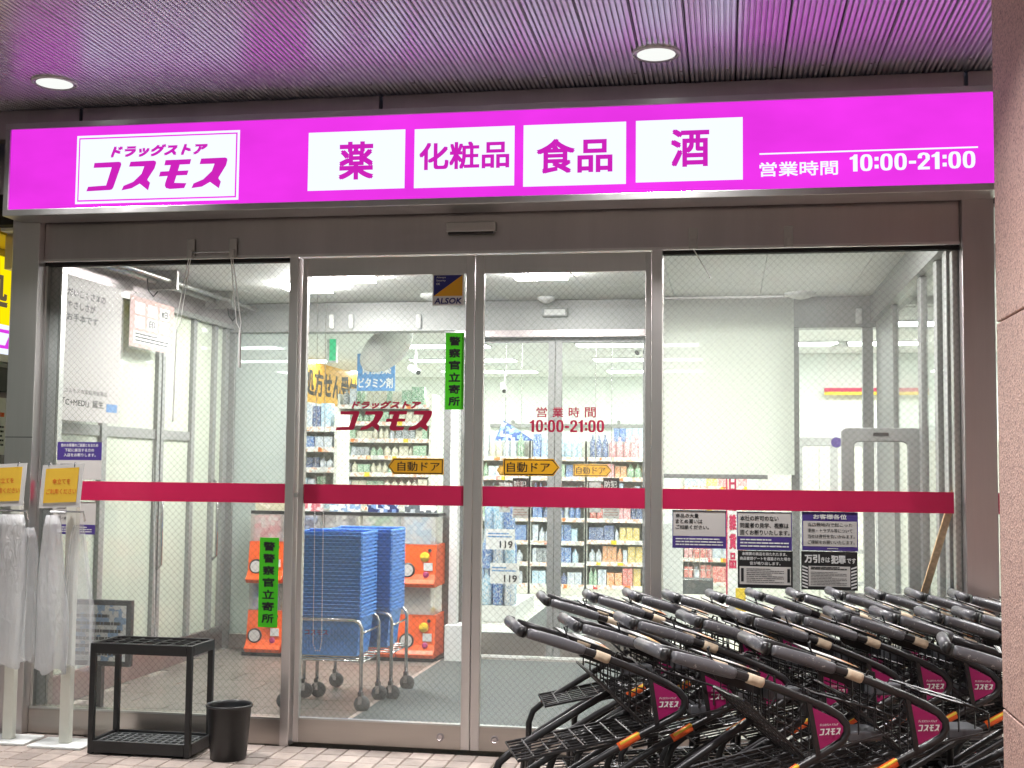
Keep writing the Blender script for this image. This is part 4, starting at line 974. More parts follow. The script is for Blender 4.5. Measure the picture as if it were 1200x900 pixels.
# bulk stack of bottled water with price cards
t = thing('display_table', 'low white display stand stacked with bottled water', 'table', (-2.35,6.2,0)); B(-2.75,5.7,0,-2.05,6.9,.16).build('platform', WHITE, t)
for zi, z in enumerate((.161,.52,.88)):
    for i in range(6):
        for j in range(2):
            if zi == 2 and (i+j) % 3 == 0: continue
            place_pack(BT[('pale blue','blue','white')[(i+j+zi) % 3]], 'water_bottle', (-2.70+i*.115, 5.76+j*.12, z), (.105,.105,.355), 'clear blue water bottle stacked on the white display stand', 'bottle', 'water bottles on the display stand')
for k, (px, py) in enumerate(((588,632),(593,672))):
    q = gy(px, py, 5.6); t = thing('price_card', ('upper','lower')[k]+' white price card reading 119 in front of the water bottles', 'price card', (q.x,5.6,q.z-.1))
    B(q.x-.16,5.60,q.z-.1,q.x+.13,5.603,q.z+.1).build('card', PAPER, t); m = MB(); put(m, '119', (q.x-.02,5.598,q.z-.085), .13, .07, bold=.03); m.build('lettering', INK, t)
    m = MB(); lines(m, (q.x-.14,5.598,q.z+.01), .24, .06, 2, seed=k); m.build('small_print', SKYB, t)
# entrance signs hung behind the inner doors (入口 / 専用)
for k, (px, lab) in enumerate(((598,'left'),(704,'right'))):
    q = gy(px, 583, 4.2); t = thing('hanging_notice', 'white and black notices with red characters behind the '+lab+' inner door', 'notice', (q.x,4.2,q.z-.2))
    B(q.x-.10,4.2,q.z-.13,q.x-.0,4.204,q.z+.13).build('red_notice', PAPER, t); m = MB(); put_v(m, '入用', (q.x-.085,4.198,q.z+.12), .07, .24, bold=.02, gap=.5); m.build('lettering', RED, t)
    B(q.x+.02,4.2,q.z+.06,q.x+.16,4.204,q.z+.17).build('black_notice', INK, t); m = MB(); put(m, '防犯', (q.x+.03,4.198,q.z+.085), .11, .06, bold=.02); m.build('white_lettering', PAPER, t)
    B(q.x+.02,4.2,q.z-.18,q.x+.16,4.204,q.z+.055).build('white_notice', PAPER, t); m = MB(); lines(m, (q.x+.03,4.198,q.z-.16), .12, .2, 9, seed=k+20); m.build('small_print', PINKP, t)
    m = MB(); m.tube([(q.x-.05,4.202,q.z+.13),(q.x-.05,4.202,2.82)], .003, 5); m.tube([(q.x+.09,4.202,q.z+.17),(q.x+.09,4.202,2.82)], .003, 5); m.build('string', CHROME, t)
# blue umbrella-like cloth and boxes on top of the back shelf
for k in range(5):
    xq = gy(722+k*7.4,518,8.7).x; place_pack(CT['blue' if k < 2 else 'pale blue'], 'carton', (xq,8.8,1.861), (.07,.12,.16), 'blue carton in the row on top of the back shelf', 'carton', 'cartons on top of the back shelf')
m = MB(); q = gy(590,517,8.7); m.face([(q.x-.12,8.75,1.862),(q.x+.38,8.72,1.864),(q.x-.02,8.8,2.12)]); m.face([(q.x-.12,8.75,1.862),(q.x-.02,8.8,2.12),(q.x+.30,8.9,1.866)]); m.face([(q.x+.38,8.72,1.864),(q.x+.30,8.9,1.866),(q.x-.02,8.8,2.12)]); m.face([(q.x-.12,8.75,1.862),(q.x+.30,8.9,1.866),(q.x+.38,8.72,1.864)])
tag(m.build('blue_package', PR['blue'], loc=(q.x,8.75,1.862)), 'folded blue package lying on top of the back shelf at left', 'package')
# wall rail
t = thing('wall_rail', 'grey rail along the back wall above the shelves', 'rail', (-1.6,10.8,2.1)); B(-3.3,10.83,2.1,.2,10.88,2.15).build('bar', GREYF, t)
for x in (-3,-1.5,0): B(x,10.86,2.04,x+.04,10.899,2.2).build('bracket', GREYF, t)
# prescription banner on the left wall (runs away from the doors)
bxw = -4.95; q0, q1 = gx(357,430,bxw), gx(420,452,bxw); zt, zb = gx(357,421,bxw).z, gx(357,470,bxw).z
t = thing('banner', 'long yellow prescription counter banner on the left side of the store', 'banner', (bxw,(q0.y+q1.y)/2,zb)); ys, ye = q0.y-.12, q1.y
B(bxw-.02,ys,zb,bxw,ye,zt).build('board', YEL, t); m = MB(); put(m, '処方せん受付', (bxw+.002,ys+.12,zb+(zt-zb)*.16), ye-ys-.2, (zt-zb)*.68, Y, Z, bold=.03); m.build('lettering', INK, t)
m = MB()
for y in (ys+.1, ye-.1): m.tube([(bxw-.01,y,zt),(bxw-.01,y,2.82)], .005, 5)
m.build('hanger', CHROME, t)
# blue vitamin sign
hy = 7.2; a, b = gy(418,458,hy), gy(463,414,hy)
t = thing('hanging_sign', 'blue hanging sign with white lettering for vitamins', 'sign', ((a.x+b.x)/2,hy,a.z)); B(a.x,hy,a.z,b.x,hy+.02,b.z).build('board', SKYB, t)
m = MB(); put(m, 'ビタミン剤', (a.x+.02,hy-.002,a.z+.03), b.x-a.x-.04, .12, bold=.02); put(m, '胃腸薬', (a.x+.06,hy-.002,a.z+.19), b.x-a.x-.1, .12, bold=.02); m.build('lettering', PAPER, t)
m = MB(); m.tube([(a.x+.05,hy+.01,b.z),(a.x+.05,hy+.01,2.82)], .005, 5); m.tube([(b.x-.05,hy+.01,b.z),(b.x-.05,hy+.01,2.82)], .005, 5); m.build('hanger', CHROME, t)
# exit sign
q = gy(388.5,410,5.6); t = thing('exit_sign', 'small green lit exit sign hanging in the store', 'sign', (q.x,5.6,q.z-.1)); B(q.x-.05,5.6,q.z-.13,q.x+.05,5.66,q.z+.13).build('housing', WHITE, t); B(q.x-.02,5.595,q.z-.11,q.x+.045,5.5995,q.z+.11).build('face', GREENE, t)
m = MB(); m.tube([(q.x,5.63,q.z+.13),(q.x,5.63,2.82)], .008, 6); m.build('stem', WHITE, t)
# convex mirror
q = gy(454,408,4.0); ax = Vector((.66,-.30,-.66)).normalized()
t = thing('convex_mirror', 'large round convex mirror hanging in the store behind the left door', 'mirror', q)
mprof = [(.002,.10),(.10,.094),(.18,.072),(.24,.038),(.275,.0),(.275,-.02),(.26,-.03),(.1,-.06),(.002,-.065)]
MB().lathe(q, mprof, 32, ax).build('dome', pm('mirror dome', (222,224,220), .25, .2), t, smooth=True)
m = MB(); m.tube([q-ax*.06, q-ax*.16+Vector((0,0,.05)), (q.x-.08,q.y+.06,2.82)], .012, 8); m.build('bracket', WHITE, t, smooth=True)
# cameras
def cctv(q, d, label, top):
    t = thing('security_camera', label, 'camera', q); d = Vector(d).normalized(); m = MB(); m.lathe(q-d*.1, [(.034,0),(.036,.02),(.036,.17),(.03,.18)], 14, d); m.build('body', WHITE, t)
    MB().lathe(q+d*.078, [(.028,0),(.028,.006)], 14, d).build('lens', BLACKP, t); m = MB(); m.tube([q, q+Vector((0,.05,.05)), (q.x,q.y+.05,top)], .012, 6); m.build('arm', WHITE, t)
cctv(gy(486,434,6.5), (.6,-.6,-.3), 'white security camera near the blue vitamin sign', 2.82)
cctv(gy(984,406,6.0), (.8,-.4,.25), 'white security camera on the wall seen through the right window', 2.82)
cctv(gy(590,455,9.5), (.2,-.6,-.4), 'small dark camera under the store ceiling at left of the right door', 2.82)
cctv(gy(752,410,7.0), (-.5,-.6,-.4), 'small camera hanging near the sheet behind the right door', 2.82)
# right part of the store: wall, gates, strip
t = thing('partition_wall', 'white panelled partition wall with red and yellow strip beyond the right window', 'wall', (2,7.6,0))
a = gy(930,500,7.4)
for k in range(6): B(a.x-.35+k*.62,7.4,0,a.x-.35+k*.62+.615,7.46,1.86).build('wall_panel', CREAM, t, bevel=.004)
B(a.x-.5,7.47,0,4.5,7.52,2.81).build('upper_wall', SWALL, t)
q0, q1 = gy(966,457,7.38), gy(1020,462,7.38); B(q0.x,7.34,q0.z-.02,q1.x+.6,7.399,q0.z+.02).build('red_strip', RED, t); B(q0.x,7.345,q0.z-.055,q1.x+.6,7.398,q0.z-.021).build('yellow_strip', KNOBY, t)
def gate(px0, px1, py, y, label, arch=.06):
    x0, x1, z1 = gy(px0,py,y).x, gy(px1,py,y).x, gy(px0,py,y).z
    t = thing('security_gate', label, 'gate', ((x0+x1)/2,y,0), 'grey security gates'); w_ = .075
    m = MB(); m.prism([(0,0),(w_,0),(w_,z1-.1),(w_+.02,z1-.085),(x1-x0-w_-.02,z1-.085),(x1-x0-w_,z1-.1),(x1-x0-w_,0),(x1-x0,0),(x1-x0,z1-.02),(x1-x0-.02,z1),(.02,z1),(0,z1-.02)], (x0,y,0), X, Z, Y, .05); m.build('frame', GREYF if y < 2 else LGREY, t, bevel=.006)
    B(x0-.03,y-.06,0,x1+.03,y+.11,.04).build('base', GREYF, t, bevel=.006)
    for z in (.75,.45,.2): B(x0+w_,y+.012,z,x1-w_,y+.036,z+.04).build('crossbar', LGREY, t)
    for x in (x0+w_/2, x1-w_/2): MB().lathe((x,y-.001,1.35), [(.008,0),(.008,.003)], 10, (0,-1,0)).build('screw_cap', BLACKP, t)
    return t, x0, x1, z1
t, x0, x1, z1 = gate(986,1079,501,1.15,'nearest grey security gate with dark slot, behind the right window')
B((x0+x1)/2-.045,1.146,z1-.05,(x0+x1)/2+.045,1.1495,z1-.03).build('slot', BLACKP, t)
t, x0, x1, z1 = gate(931,1035,512,5.6,'farther grey security gate with round blue badge')
MB().lathe(((x0+x1)/2-.02,5.598,z1-.05), [(.05,0),(.05,.003)], 20, (0,-1,0)).build('badge', PURPLE, t); B(x0+.33,5.6,0,x0+.40,5.65,z1-.086).build('middle_post', LGREY, t)
# parked wire trolley and white arch seen under the sheet
t = thing('wire_cage', 'wire roll cage standing in the store under the hanging sheet', 'cage', (gy(812,690,7.0).x,7.0,0)); q = gy(800,640,7.0); m = MB()
for i in range(6): m.tube([(q.x+i*.06,7,.35),(q.x+i*.06,7,1.0)], .004, 5)
for j in range(7): m.tube([(q.x,7,.35+j*.108),(q.x+.3,7,.35+j*.108)], .004, 5)
m.build('mesh_panel', CHROME, t); B(q.x-.02,6.98,.2,q.x+.32,7.3,.35).build('tray', RUBBER, t)
for x in (q.x,q.x+.3): MB().lathe((x,6.99,.055), [(.05,0),(.055,.015),(.05,.03)], 12, (0,1,0)).build('castor', BLACKP, t); B(x-.01,6.985,.1,x+.01,7.0,.2).build('leg', CHROME, t)
t = thing('white_arch', 'tall white curved board in the store beside the right door frame', 'board', (gy(790,700,6.0).x,6.0,0)); a, b = gy(776,680,6.0), gy(800,612,6.0)
m = MB(); ws = b.x-a.x+.12; m.prism([(0,0),(ws,0),(ws,b.z-.1),(ws*.9,b.z-.03),(ws*.6,b.z),(ws*.2,b.z-.03),(0,b.z-.15)], (a.x-.12,6.0,0), X, Z, Y, .04); m.build('board', WHITE, t, bevel=.006)
t = thing('yellow_sign', 'small yellow floor sign behind the carts inside the store', 'sign', (gy(868,700,5.0).x,5.0,0)); a = gy(862,692,5.0); B(a.x,5.0,0,a.x+.09,5.03,a.z+.02).build('board', KNOBY, t)
t = thing('vertical_banner', 'thin red lettered banner on a stand beyond the right window', 'banner', (gy(858,560,6.8).x,6.8,0)); a = gy(853,590,6.8); B(a.x,6.8,.1,a.x+.10,6.805,gy(853,556,6.8).z+.03).build('cloth', PAPER, t); m = MB(); put_v(m, '日用雑貨品', (a.x+.012,6.798,gy(853,556,6.8).z), .075, 1.0, bold=.03); m.build('lettering', RED, t); B(a.x-.1,6.7,0,a.x+.2,6.9,.03).build('foot', GREYF, t); m = MB(); m.tube([(a.x-.012,6.8,.03),(a.x-.012,6.8,1.6)], .008, 6); m.build('pole', RED, t)

# ================================================================ LEFT NEIGHBOUR (sliver left of the post, runs beside the lobby)
nx_ = -4.52
za, zb_, zc = gx(10,303,nx_).z, gx(10,381,nx_).z, gx(10,416,nx_).z
t = thing('pharmacy_sign', 'lit yellow pharmacy sign with white lower strip left of the entrance', 'sign', (nx_,.6,zc))
B(nx_-.12,-.2,zb_,nx_,2.9,za).build('yellow_face', E_YEL, t); B(nx_-.12,-.2,zc,nx_,2.9,zb_-.004).build('white_face', E_WHITE, t)
yk = gx(11,340,nx_).y; hch = (za-zb_)*.52; m = MB()
for k, ch in enumerate('処方せん受付'): put(m, ch, (nx_+.002, yk-.36+k*.385, zb_+(za-zb_)*.24), .345, hch, Y, Z, bold=.03)
m.build('lettering', E_DARK, t)
m = MB(); logo(m, (nx_+.002, yk-.22, zc+.03), 1.35, (zb_-zc)-.06, Y, Z); m.build('violet_lettering', E_MAG2, t)
B(nx_-.13,-.22,za+.002,nx_+.01,2.92,za+.05).build('frame', ALU, t); B(nx_-.13,-.22,zc-.05,nx_+.01,2.92,zc-.002).build('frame', ALU, t)
tag(B(nx_-.6,-.1,2.86,-4.22,2.9,2.9).build('yellow_canopy', pm('yellow enamel', (236,200,20), .5)), 'yellow canopy panel above the pharmacy sign at left', 'canopy')
t = thing('neighbour_wall', 'grey wall with paper posters below the pharmacy sign at left', 'wall', (nx_-.05,1,0))
zd = gx(10,431,nx_).z; ze = gx(10,459,nx_).z
B(nx_-.1,-.2,ze,nx_-.02,2.9,zd).build('dark_beam', BLACKP, t); B(nx_-.1,-.2,zd+.002,nx_-.03,2.9,zc-.051).build('grey_band', LGREY, t); B(nx_-.12,-.2,0,nx_-.05,2.9,ze-.002).build('panel', pm('mauve grey panel', (150,142,146), .6, 0, .06, 4), t)
y0, y1 = gx(-20,480,nx_).y, gx(15,480,nx_).y; zp1, zp0 = gx(8,466,nx_).z, gx(8,533,nx_).z
B(nx_-.049,y0,zp0,nx_-.04,y1,zp1).build('poster', PAPER, t); m = MB(); lines(m, (nx_-.038,y0+.03,zp0+.02), y1-y0-.06, (zp1-zp0)*.55, 7, Y, Z, seed=31); m.build('print', INK, t)
m = MB(); lines(m, (nx_-.038,y0+.03,zp0+(zp1-zp0)*.62), y1-y0-.06, (zp1-zp0)*.3, 2, Y, Z, fill=.5, seed=32); m.build('orange_print', ORSTK, t)
B(nx_-.049,y0,.6,nx_-.04,y1,1.3).build('poster', PR['white'], t)
B(nx_-.12,2.905,0,nx_+.3,3.0,2.9).build('end_wall', LGREY, t)

# ================================================================ THINGS ON THE PAVEMENT
# umbrella bag dispensers
def pleated(mb, cx, cy, z0, z1, w_, d, n=26, seed=0, flare=1.0, taper=.55):
    r = random.Random(seed); ph = [r.uniform(0,6.28) for _ in range(6)]; rows = 14; vs = []
    for j in range(rows+1):
        v = j/rows; z = z1-(z1-z0)*v + (0 if j < rows else 0)
        s = taper+(flare-taper)*min(1, v*1.6)**.7
        for i in range(n):
            a = 2*math.pi*i/n
            rip = 1+.16*math.sin(5*a+ph[0]+v*1.5)+.10*math.sin(9*a+ph[1]-v*2)+.05*math.sin(14*a+ph[2])
            vs.append((cx+math.cos(a)*w_/2*s*rip+.012*math.sin(v*5+ph[3]), cy+math.sin(a)*d/2*s*rip, z+.018*math.sin(3*a+ph[4])*v))
    fs = [(j*n+i, j*n+(i+1) % n, (j+1)*n+(i+1) % n, (j+1)*n+i) for j in range(rows) for i in range(n)]
    fs.append(tuple(range(n-1,-1,-1))); mb.add(vs, fs); return mb
def bag_stand(bx, by, label, card_label, wide, seed):
    t = thing('umbrella_bag_stand', label, 'bag stand', (bx,by,0), 'white umbrella bag stands')
    B(bx-.17,by-.10,0,bx+.14,by+.12,.014).build('base_plate', WHITE, t, bevel=.004)
    B(bx-.032,by-.022,.014,bx+.028,by+.022,1.30).build('post', CREAM, t, bevel=.006)
    m = MB(); m.tube([(bx-.10,by-.04,1.20),(bx-.10,by-.06,1.25),(bx,by-.03,1.25),(bx+.09,by-.06,1.25),(bx+.09,by-.04,1.20)], .006, 6); m.build('hanger', CHROME, t)
    q = MB(); x0, x1, z0, z1 = bx-.155, bx+.085, 1.272, 1.505; yc = by-.075
    cd = thing('umbrella_card', card_label, 'card', (bx,yc,z0)); MB().obox(((x0+x1)/2,yc,(z0+z1)/2), ((x1-x0)/2,0,.006), (0,.002,0), (.008,0,(z1-z0)/2)).build('white_card', PAPER, cd)
    MB().obox(((x0+x1)/2,yc-.003,(z0+z1)/2+.004), ((x1-x0)/2-.024,0,.005), (0,.0012,0), (.006,0,(z1-z0)/2-.024)).build('yellow_card', YELC, cd)
    m = MB(); put(m, '傘立てを', (x0+.07,yc-.0048,z0+.125), .105, .03, X+Z*.03, Z, bold=.008); put(m, 'ご利用ください', (x0+.035,yc-.0048,z0+.07), .175, .03, X+Z*.03, Z, bold=.008); m.build('lettering', ORSTK, cd)
    m = MB()
    for u in (.045,.195): m.tube([(x0+u,yc-.004,z1-.012),(x0+u,yc,z1+.012),(x0+u+.008,yc+.008,z1-.004)], .003, 5)
    m.build('binder_clip', CHROME, cd)
    return t
t = bag_stand(-3.50,-.25,'white umbrella bag stand just left of the black umbrella rack','yellow and white card asking to use the umbrella rack, full card on the right stand',False,1)
b = thing('umbrella_bags', 'bundle of milky umbrella bags on the stand beside the black rack', 'bags', (-3.5,-.3,.4))
pleated(MB(), -3.575,-.315,.40,1.23,.125,.06,seed=3,flare=1.25,taper=.6).build('bag_bundle', BAGF, b, smooth=True)
pleated(MB(), -3.43,-.30,.42,1.18,.15,.05,seed=8,flare=1.1,taper=.35).build('loose_bag', BAGT, b, smooth=True)
t = bag_stand(-3.85,-.22,'white umbrella bag stand at the left edge of the picture','yellow and white umbrella card cut off by the left edge of the picture',True,2)
b = thing('umbrella_bags', 'wide bundle of white umbrella bags at the left edge of the picture', 'bags', (-3.85,-.3,.4))
pleated(MB(), -3.865,-.29,.42,1.23,.20,.09,seed=12,flare=1.2,taper=.75).build('bag_bundle', BAGF, b, smooth=True)
pleated(MB(), -3.76,-.27,.45,1.16,.13,.05,seed=15,flare=1.2,taper=.4).build('loose_bag', BAGT, b, smooth=True)

# umbrella rack
rx0, rx1, ry0, ry1, rz = -3.285,-2.722,-.42,-.12,.575
t = thing('umbrella_rack', 'black steel umbrella rack with a grid top and drip tray', 'umbrella rack', (-3,-.27,0))
for x in (rx0,rx1-.028):
    for y in (ry0,ry1-.028): B(x,y,.004,x+.028,y+.028,rz-.002).build('leg', BLACK, t, bevel=.002)
m = MB(); m.box(rx0+.0285,ry0-.001,rz-.055,rx1-.0285,ry0+.014,rz-.001); m.box(rx0+.0285,ry1-.014,rz-.055,rx1-.0285,ry1+.001,rz-.001)
m.box(rx0-.001,ry0+.0285,rz-.055,rx0+.014,ry1-.0285,rz-.001); m.box(rx1-.014,ry0+.0285,rz-.055,rx1+.001,ry1-.0285,rz-.001); m.build('top_frame', BLACK, t, bevel=.002)
m = MB()
for i in range(1,7): x = rx0+(rx1-rx0)*i/7; m.box(x-.005,ry0+.014,rz-.02,x+.005,ry1-.014,rz-.008)
for j in range(1,4): y = ry0+(ry1-ry0)*j/4; m.box(rx0+.014,y-.005,rz-.0205,rx1-.014,y+.005,rz-.0075)
m.build('grid', BLACK, t)
m = MB(); m.box(rx0+.0285,ry0-.002,.012,rx1-.0285,ry0+.014,.072); m.box(rx0+.0285,ry1-.014,.012,rx1-.0285,ry1+.002,.072); m.box(rx0-.002,ry0+.0285,.012,rx0+.014,ry1-.0285,.072); m.box(rx1-.014,ry0+.0285,.012,rx1+.002,ry1-.0285,.072)
m.box(rx0+.014,ry0+.014,.012,rx1-.014,ry1-.014,.02); m.build('drip_tray', BLACK, t, bevel=.002)
for k in range(2):
    x0 = rx0+.02+k*.265; m = MB(); x1 = x0+.255
    m.box(x0,ry0+.02,.045,x1,ry0+.028,.06); m.box(x0,ry1-.028,.045,x1,ry1-.02,.06); m.box(x0,ry0+.028,.045,x0+.008,ry1-.028,.06); m.box(x1-.008,ry0+.028,.045,x1,ry1-.028,.06)
    for i in range(1,6): x = x0+.255*i/6; m.box(x-.004,ry0+.028,.046,x+.004,ry1-.028,.058)
    for j in range(1,5): y = ry0+.02+(ry1-ry0-.04)*j/5; m.box(x0+.008,y-.004,.0455,x1-.008,y+.004,.0585)
    m.build('tray_grate', RUBBER, t)

# waste bin
c = Vector((-2.535,-.355,0)); t = thing('waste_bin', 'small black plastic waste bin beside the umbrella rack', 'bin', c)
MB().lathe(c, [(.088,.0),(.092,.004),(.112,.262),(.119,.264),(.121,.276),(.117,.28),(.110,.276),(.107,.262),(.086,.012),(.002,.010)], 40).build('shell', BLACKP, t, smooth=True)

# ================================================================ SHOPPING CARTS
CW = .31
def make_cart():
    root = thing('shopping_cart', 'x', 'shopping cart', (0,0,0), 'black shopping carts parked before the window')
    prof = [(.0,.94),(.035,.932),(.13,.905),(.25,.868),(.36,.828),(.46,.788),(.52,.762),(.565,.735),(.588,.708),(.590,.685),(.575,.660),(.54,.638),(.43,.585),(.22,.468),(.02,.345),(-.035,.305),(-.062,.26),(-.066,.10)]
    P = lambda s, z, t_: Vector((s,t_,z))
    def at(s):   # height of the top arm
        for (a, za_), (b, zb2) in zip(prof, prof[1:10]):
            if a <= s <= b: return za_+(zb2-za_)*(s-a)/(b-a)
        return .7
    def low(s):
        L_ = prof[11:15]
        for (a, za_), (b, zb2) in zip(L_, L_[1:]):
            if b <= s <= a: return za_+(zb2-za_)*(s-a)/(b-a)
        return .3
    for t_ in (0, CW):
        m = MB(); m.tube([P(s,z,t_) for s, z in prof[1:]], .0135, 8); m.build('side_frame', CART, root, smooth=True)
        if t_ == 0: m = MB(); ss = [.02,.03,.08,.13,.18,.215,.222]; m.tube([P(s,at(s),t_) for s in ss], [.016,.0182,.0198,.0205,.0198,.0182,.016], 10); g = m.build('side_grip', GRIP, root, smooth=True)
        m = MB(); m.tube([P(s,at(s)+.0,t_) for s in (.262,.275,.30,.312)], .0165, 8); m.build('tape', TAPE, root, smooth=True)
        if t_ > 0: continue
        m = MB(); m.tube([P(s,low(s),t_) for s in (.425,.39,.352)], .0150, 10); m.build('orange_marker', ORSTK, root, smooth=True)
        m = MB(); m.tube([P(s,low(s)+.010,t_-.009) for s in (.423,.39,.356)], .0058, 6); m.build('yellow_marker', YLSTK, root, smooth=True)
        if t_ > 0: continue
        yo = -.012
        poly = [(.468,.768),(.552,.728),(.572,.705),(.572,.690),(.560,.670),(.492,.636)]
        m = MB(); m.prism(poly, (0,yo,0), X, Z, Y, .008); lpz = m.build('logo_plate', MAG, root)
        m = MB(); big = [(.452,.785),(.468,.776),(.494,.63),(.480,.615)]; m.prism(big, (0,yo-.003 if t_ == 0 else yo-.001,0), X, Z, Y, .012); m.build('plate_edge', CART, root)
        if t_ == 0:
            m = MB(); logo(m, (.490,yo-.0046,.681), .072, .021); put(m, 'ディスカウント ドラッグ', (.492,yo-.0046,.709), .062, .008, bold=.02, shear=.3); m.build('lettering', PAPER, lpz)
    # crossbar handle with dark elbows
    m = MB(); m.tube([(0,.03,.94),(0,CW-.03,.94)], .0195, 12); m.build('handle_bar', GRIP, root, smooth=True)
    for t_ in (.014, CW-.014): m = MB(); m.tube([(.012,t_,.937),(-.002,t_+(.012 if t_ < .1 else -.012),.94)], .0205, 10); m.build('elbow', BLACKP, root, smooth=True)
    # inner support tube
    m = MB(); m.tube([(.40,CW-.05,.695),(.296,CW-.05,.636),(.061,CW-.05,.495),(.014,CW-.05,.466),(-.028,CW-.05,.43),(-.046,CW-.05,.38),(-.05,CW-.05,.10)], .014, 8); m.build('support_tube', CART, root, smooth=True)
    # base
    m = MB(); 
    for t_ in (0, CW): m.tube([(-.066,t_,.12),(.30,t_,.13),(.60,t_,.16),(.66,t_,.12)], .012, 7)
    m.tube([(.66,0,.125),(.66,CW,.125)], .011, 7); m.tube([(-.06,0,.14),(-.06,CW,.14)], .011, 7); m.build('base_frame', CART, root, smooth=True)
    # wire trays
    def grid(name, s0, s1, zf, ns, nt_, t0, t1, rim=.005, r=.003):
        m = MB(); m.tube([(s0,t0,zf(s0)),(s1,t0,zf(s1)),(s1,t1,zf(s1)),(s0,t1,zf(s0))], rim, 6, True)
        for i in range(1, ns): s = s0+(s1-s0)*i/ns; m.tube([(s,t0,zf(s)),(s,t1,zf(s))], r, 5)
        for j in range(1, nt_): t_ = t0+(t1-t0)*j/nt_; m.tube([(s0,t_,zf(s0)),(s1,t_,zf(s1))], r, 5)
        m.build(name, CART, root)
    grid('wire_tray', 0, .53, lambda s: .495+.2*s, 9, 7, .018, CW-.018, .0055, .0032)
    grid('lower_rack', -.03, .6, lambda s: .21+.06*s, 9, 5, .02, CW-.02)
    grid('basket_floor', .26, .47, lambda s: .79-.92*(s-.26), 8, 9, .02, CW-.02, .004, .0028)
    for t_ in (.016, CW-.016):
        m = MB()
        for k in range(1, 9):
            s = .26+.21*k/8; m.tube([(s,t_,at(s)-.01),(s,t_,.79-.92*(s-.26))], .0026, 4)
        for k in range(1, 6):
            v = k/6; s0 = .26; m.tube([(.26+.21*v*.9,t_,.82-.2*v*.9),(.47,t_,.755-.15*v)], .0026, 4)
        m.build('side_mesh', CART, root)
    m = MB(); m.prism([(.24,.855),(.45,.778),(.45,.745),(.27,.81)], (0,CW-.03,0), X, Z, Y, .006); m.build('gusset', BLACKP, root)
    # front rack wires and bumper
    m = MB()
    for t_ in (.07, CW-.07): m.tube([(.46,t_,.74),(.50,t_,.80),(.73,t_,.735),(.765,t_,.72),(.77,t_,.66),(.58,t_,.62)], .0045, 5)
    for k in range(1, 5): s = .50+.055*k; m.tube([(s,.07,.80-.065*k/4),(s,CW-.07,.80-.065*k/4)], .003, 4); m.tube([(s,.07,.80-.065*k/4),(s,.07,.63+.01*k)], .003, 4)
    m.tube([(.765,.07,.72),(.765,CW-.07,.72)], .0045, 5); m.build('front_rack', CART, root)
    MB().box(.64,.09,.632,.76,CW-.10,.665).build('bumper', pm('cart bumper grey', (86,88,92), .4, 0, .1, 20) if 'cart bumper grey' not in MATS else MATS['cart bumper grey'], root, bevel=.006)
    MB().box(.42,CW-.10,.752,.53,CW-.045,.790).build('coin_lock', MATS['cart bumper grey'], root, bevel=.006)
    # card holder between the arms
    def slab(name, s0, s1, t0, t1, dz, th, mat):
        a, b = at(s0)+dz, at(s1)+dz
        return MB().hexa([(s0,t0,a),(s1,t0,b),(s1,t1,b),(s0,t1,a)], [(s0,t0,a+th),(s1,t0,b+th),(s1,t1,b+th),(s0,t1,a+th)]).build(name, mat, root)
    slab('card_holder', .165,.345,.09,.27,.024,.004, BLACKP); slab('card', .172,.30,.098,.262,.0282,.0015, PAPER); slab('card_strip', .301,.338,.098,.262,.0282,.0015, PR['orange'])
    m = MB(); m.tube([(.18,.0,at(.18)),(.18,.09,at(.18)+.022),(.17,.10,at(.17)+.05),(.19,.14,at(.17)+.05),(.19,.15,at(.19)+.022)], .003, 5); m.build('holder_wire', BLACKP, root)
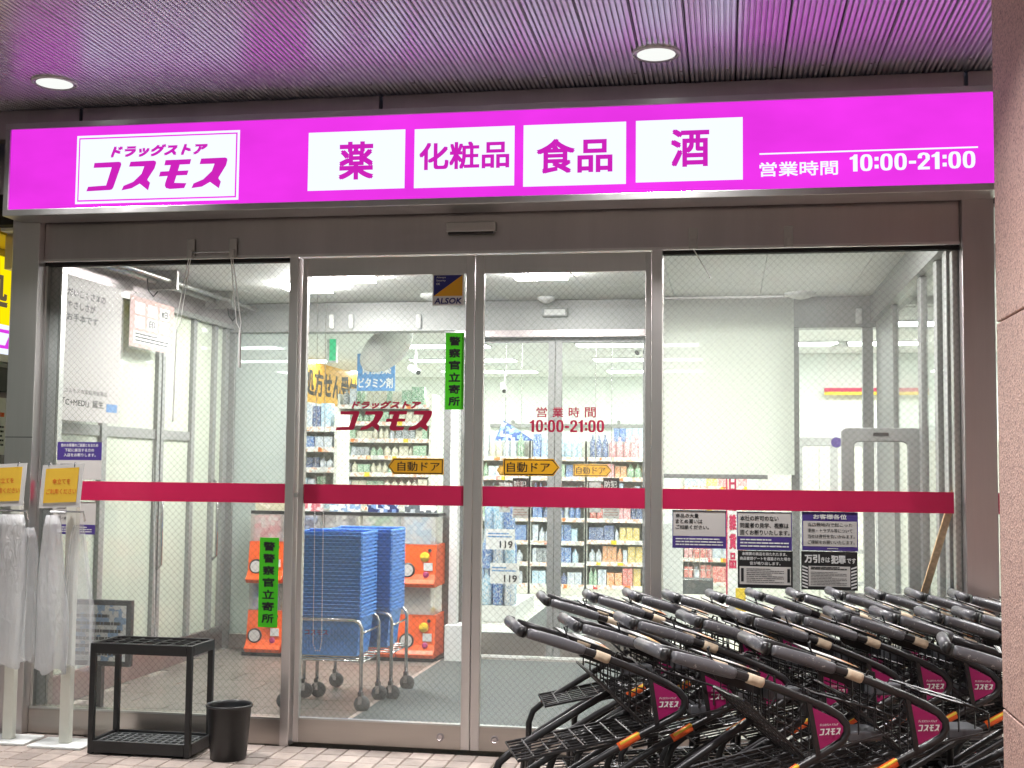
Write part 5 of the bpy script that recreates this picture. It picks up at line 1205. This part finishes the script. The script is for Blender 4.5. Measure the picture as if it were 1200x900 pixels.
    m = MB(); m.tube([(.33,.27,at(.33)+.022),(.33,CW,at(.33))], .004, 5); m.build('holder_wire', BLACKP, root)
    m = MB(); m.tube([(.345,.06,at(.345)+.004),(.355,.05,at(.35)+.03),(.37,.045,at(.36)+.03),(.375,.045,at(.37)-.03),(.36,.05,at(.36)-.06)], .0045, 5); m.build('lock_chain', BLACKP, root)
    # castors
    for s in (-.066,.66):
        for t_ in (0, CW):
            m = MB(); m.lathe((s-.015,t_-.012,.05), [(.02,0),(.046,.002),(.05,.012),(.046,.022),(.02,.024)], 14, (0,1,0)); wl = m.build('castor', RUBBER, root, smooth=True)
            f = MB(); f.box(s-.02,t_-.02,.05,s+.01,t_-.015,.118); f.box(s-.02,t_+.015,.05,s+.01,t_+.02,.118); f.box(s-.02,t_-.02,.1,s+.014,t_+.02,.12); f.build('fork', BLACKP, wl)
    return root
ZH = .94
ROWA = [(640,705,15),(694,702,15),(744,701,14),(793,702,13),(842,702,12),(890,700,11),(936,700,9),(985,699,8),(1033,699,7),(1082,698,6),(1128,698,5)]
ROWF = [(607,740,20),(675,735,20),(745,732,18),(815,730,17),(876,727,16),(935,726,13),(989,725,11),(1045,725,10),(1100,725,9),(1150,724,8)]
ROWN = [(785,768,21),(897,760,15),(1112,760,-6)]
ordn = ['first','second','third','fourth','fifth','sixth','seventh','eighth','ninth','tenth','eleventh']
proto = make_cart(); first = True
for row, L_, desc in (('A',ROWA,'in the back row against the window'),('F',ROWF,'in the middle row'),('N',ROWN,'in the front row')):
    for k, (px, py, th) in enumerate(L_):
        q = gz(px, py, ZH); c = proto if first else copy_tree(proto); first = False
        y = q.y
        if row == 'A': y = min(y, -.60+.0*k) if k > 8 else y
        c.location = (q.x, y, 0); c.rotation_euler = (R(rr.uniform(-.8,.8)), R(rr.uniform(-.9,.9)), R(th+rr.uniform(-1.5,1.5)))
        if row == 'N' and k == 2: c['label'] = 'black shopping cart with its handle turned up, next to the granite column'
        else: c['label'] = 'black shopping cart, %s from the left %s' % (ordn[k], desc)
print('packs', NPK[0], 'objects', len(bpy.data.objects))
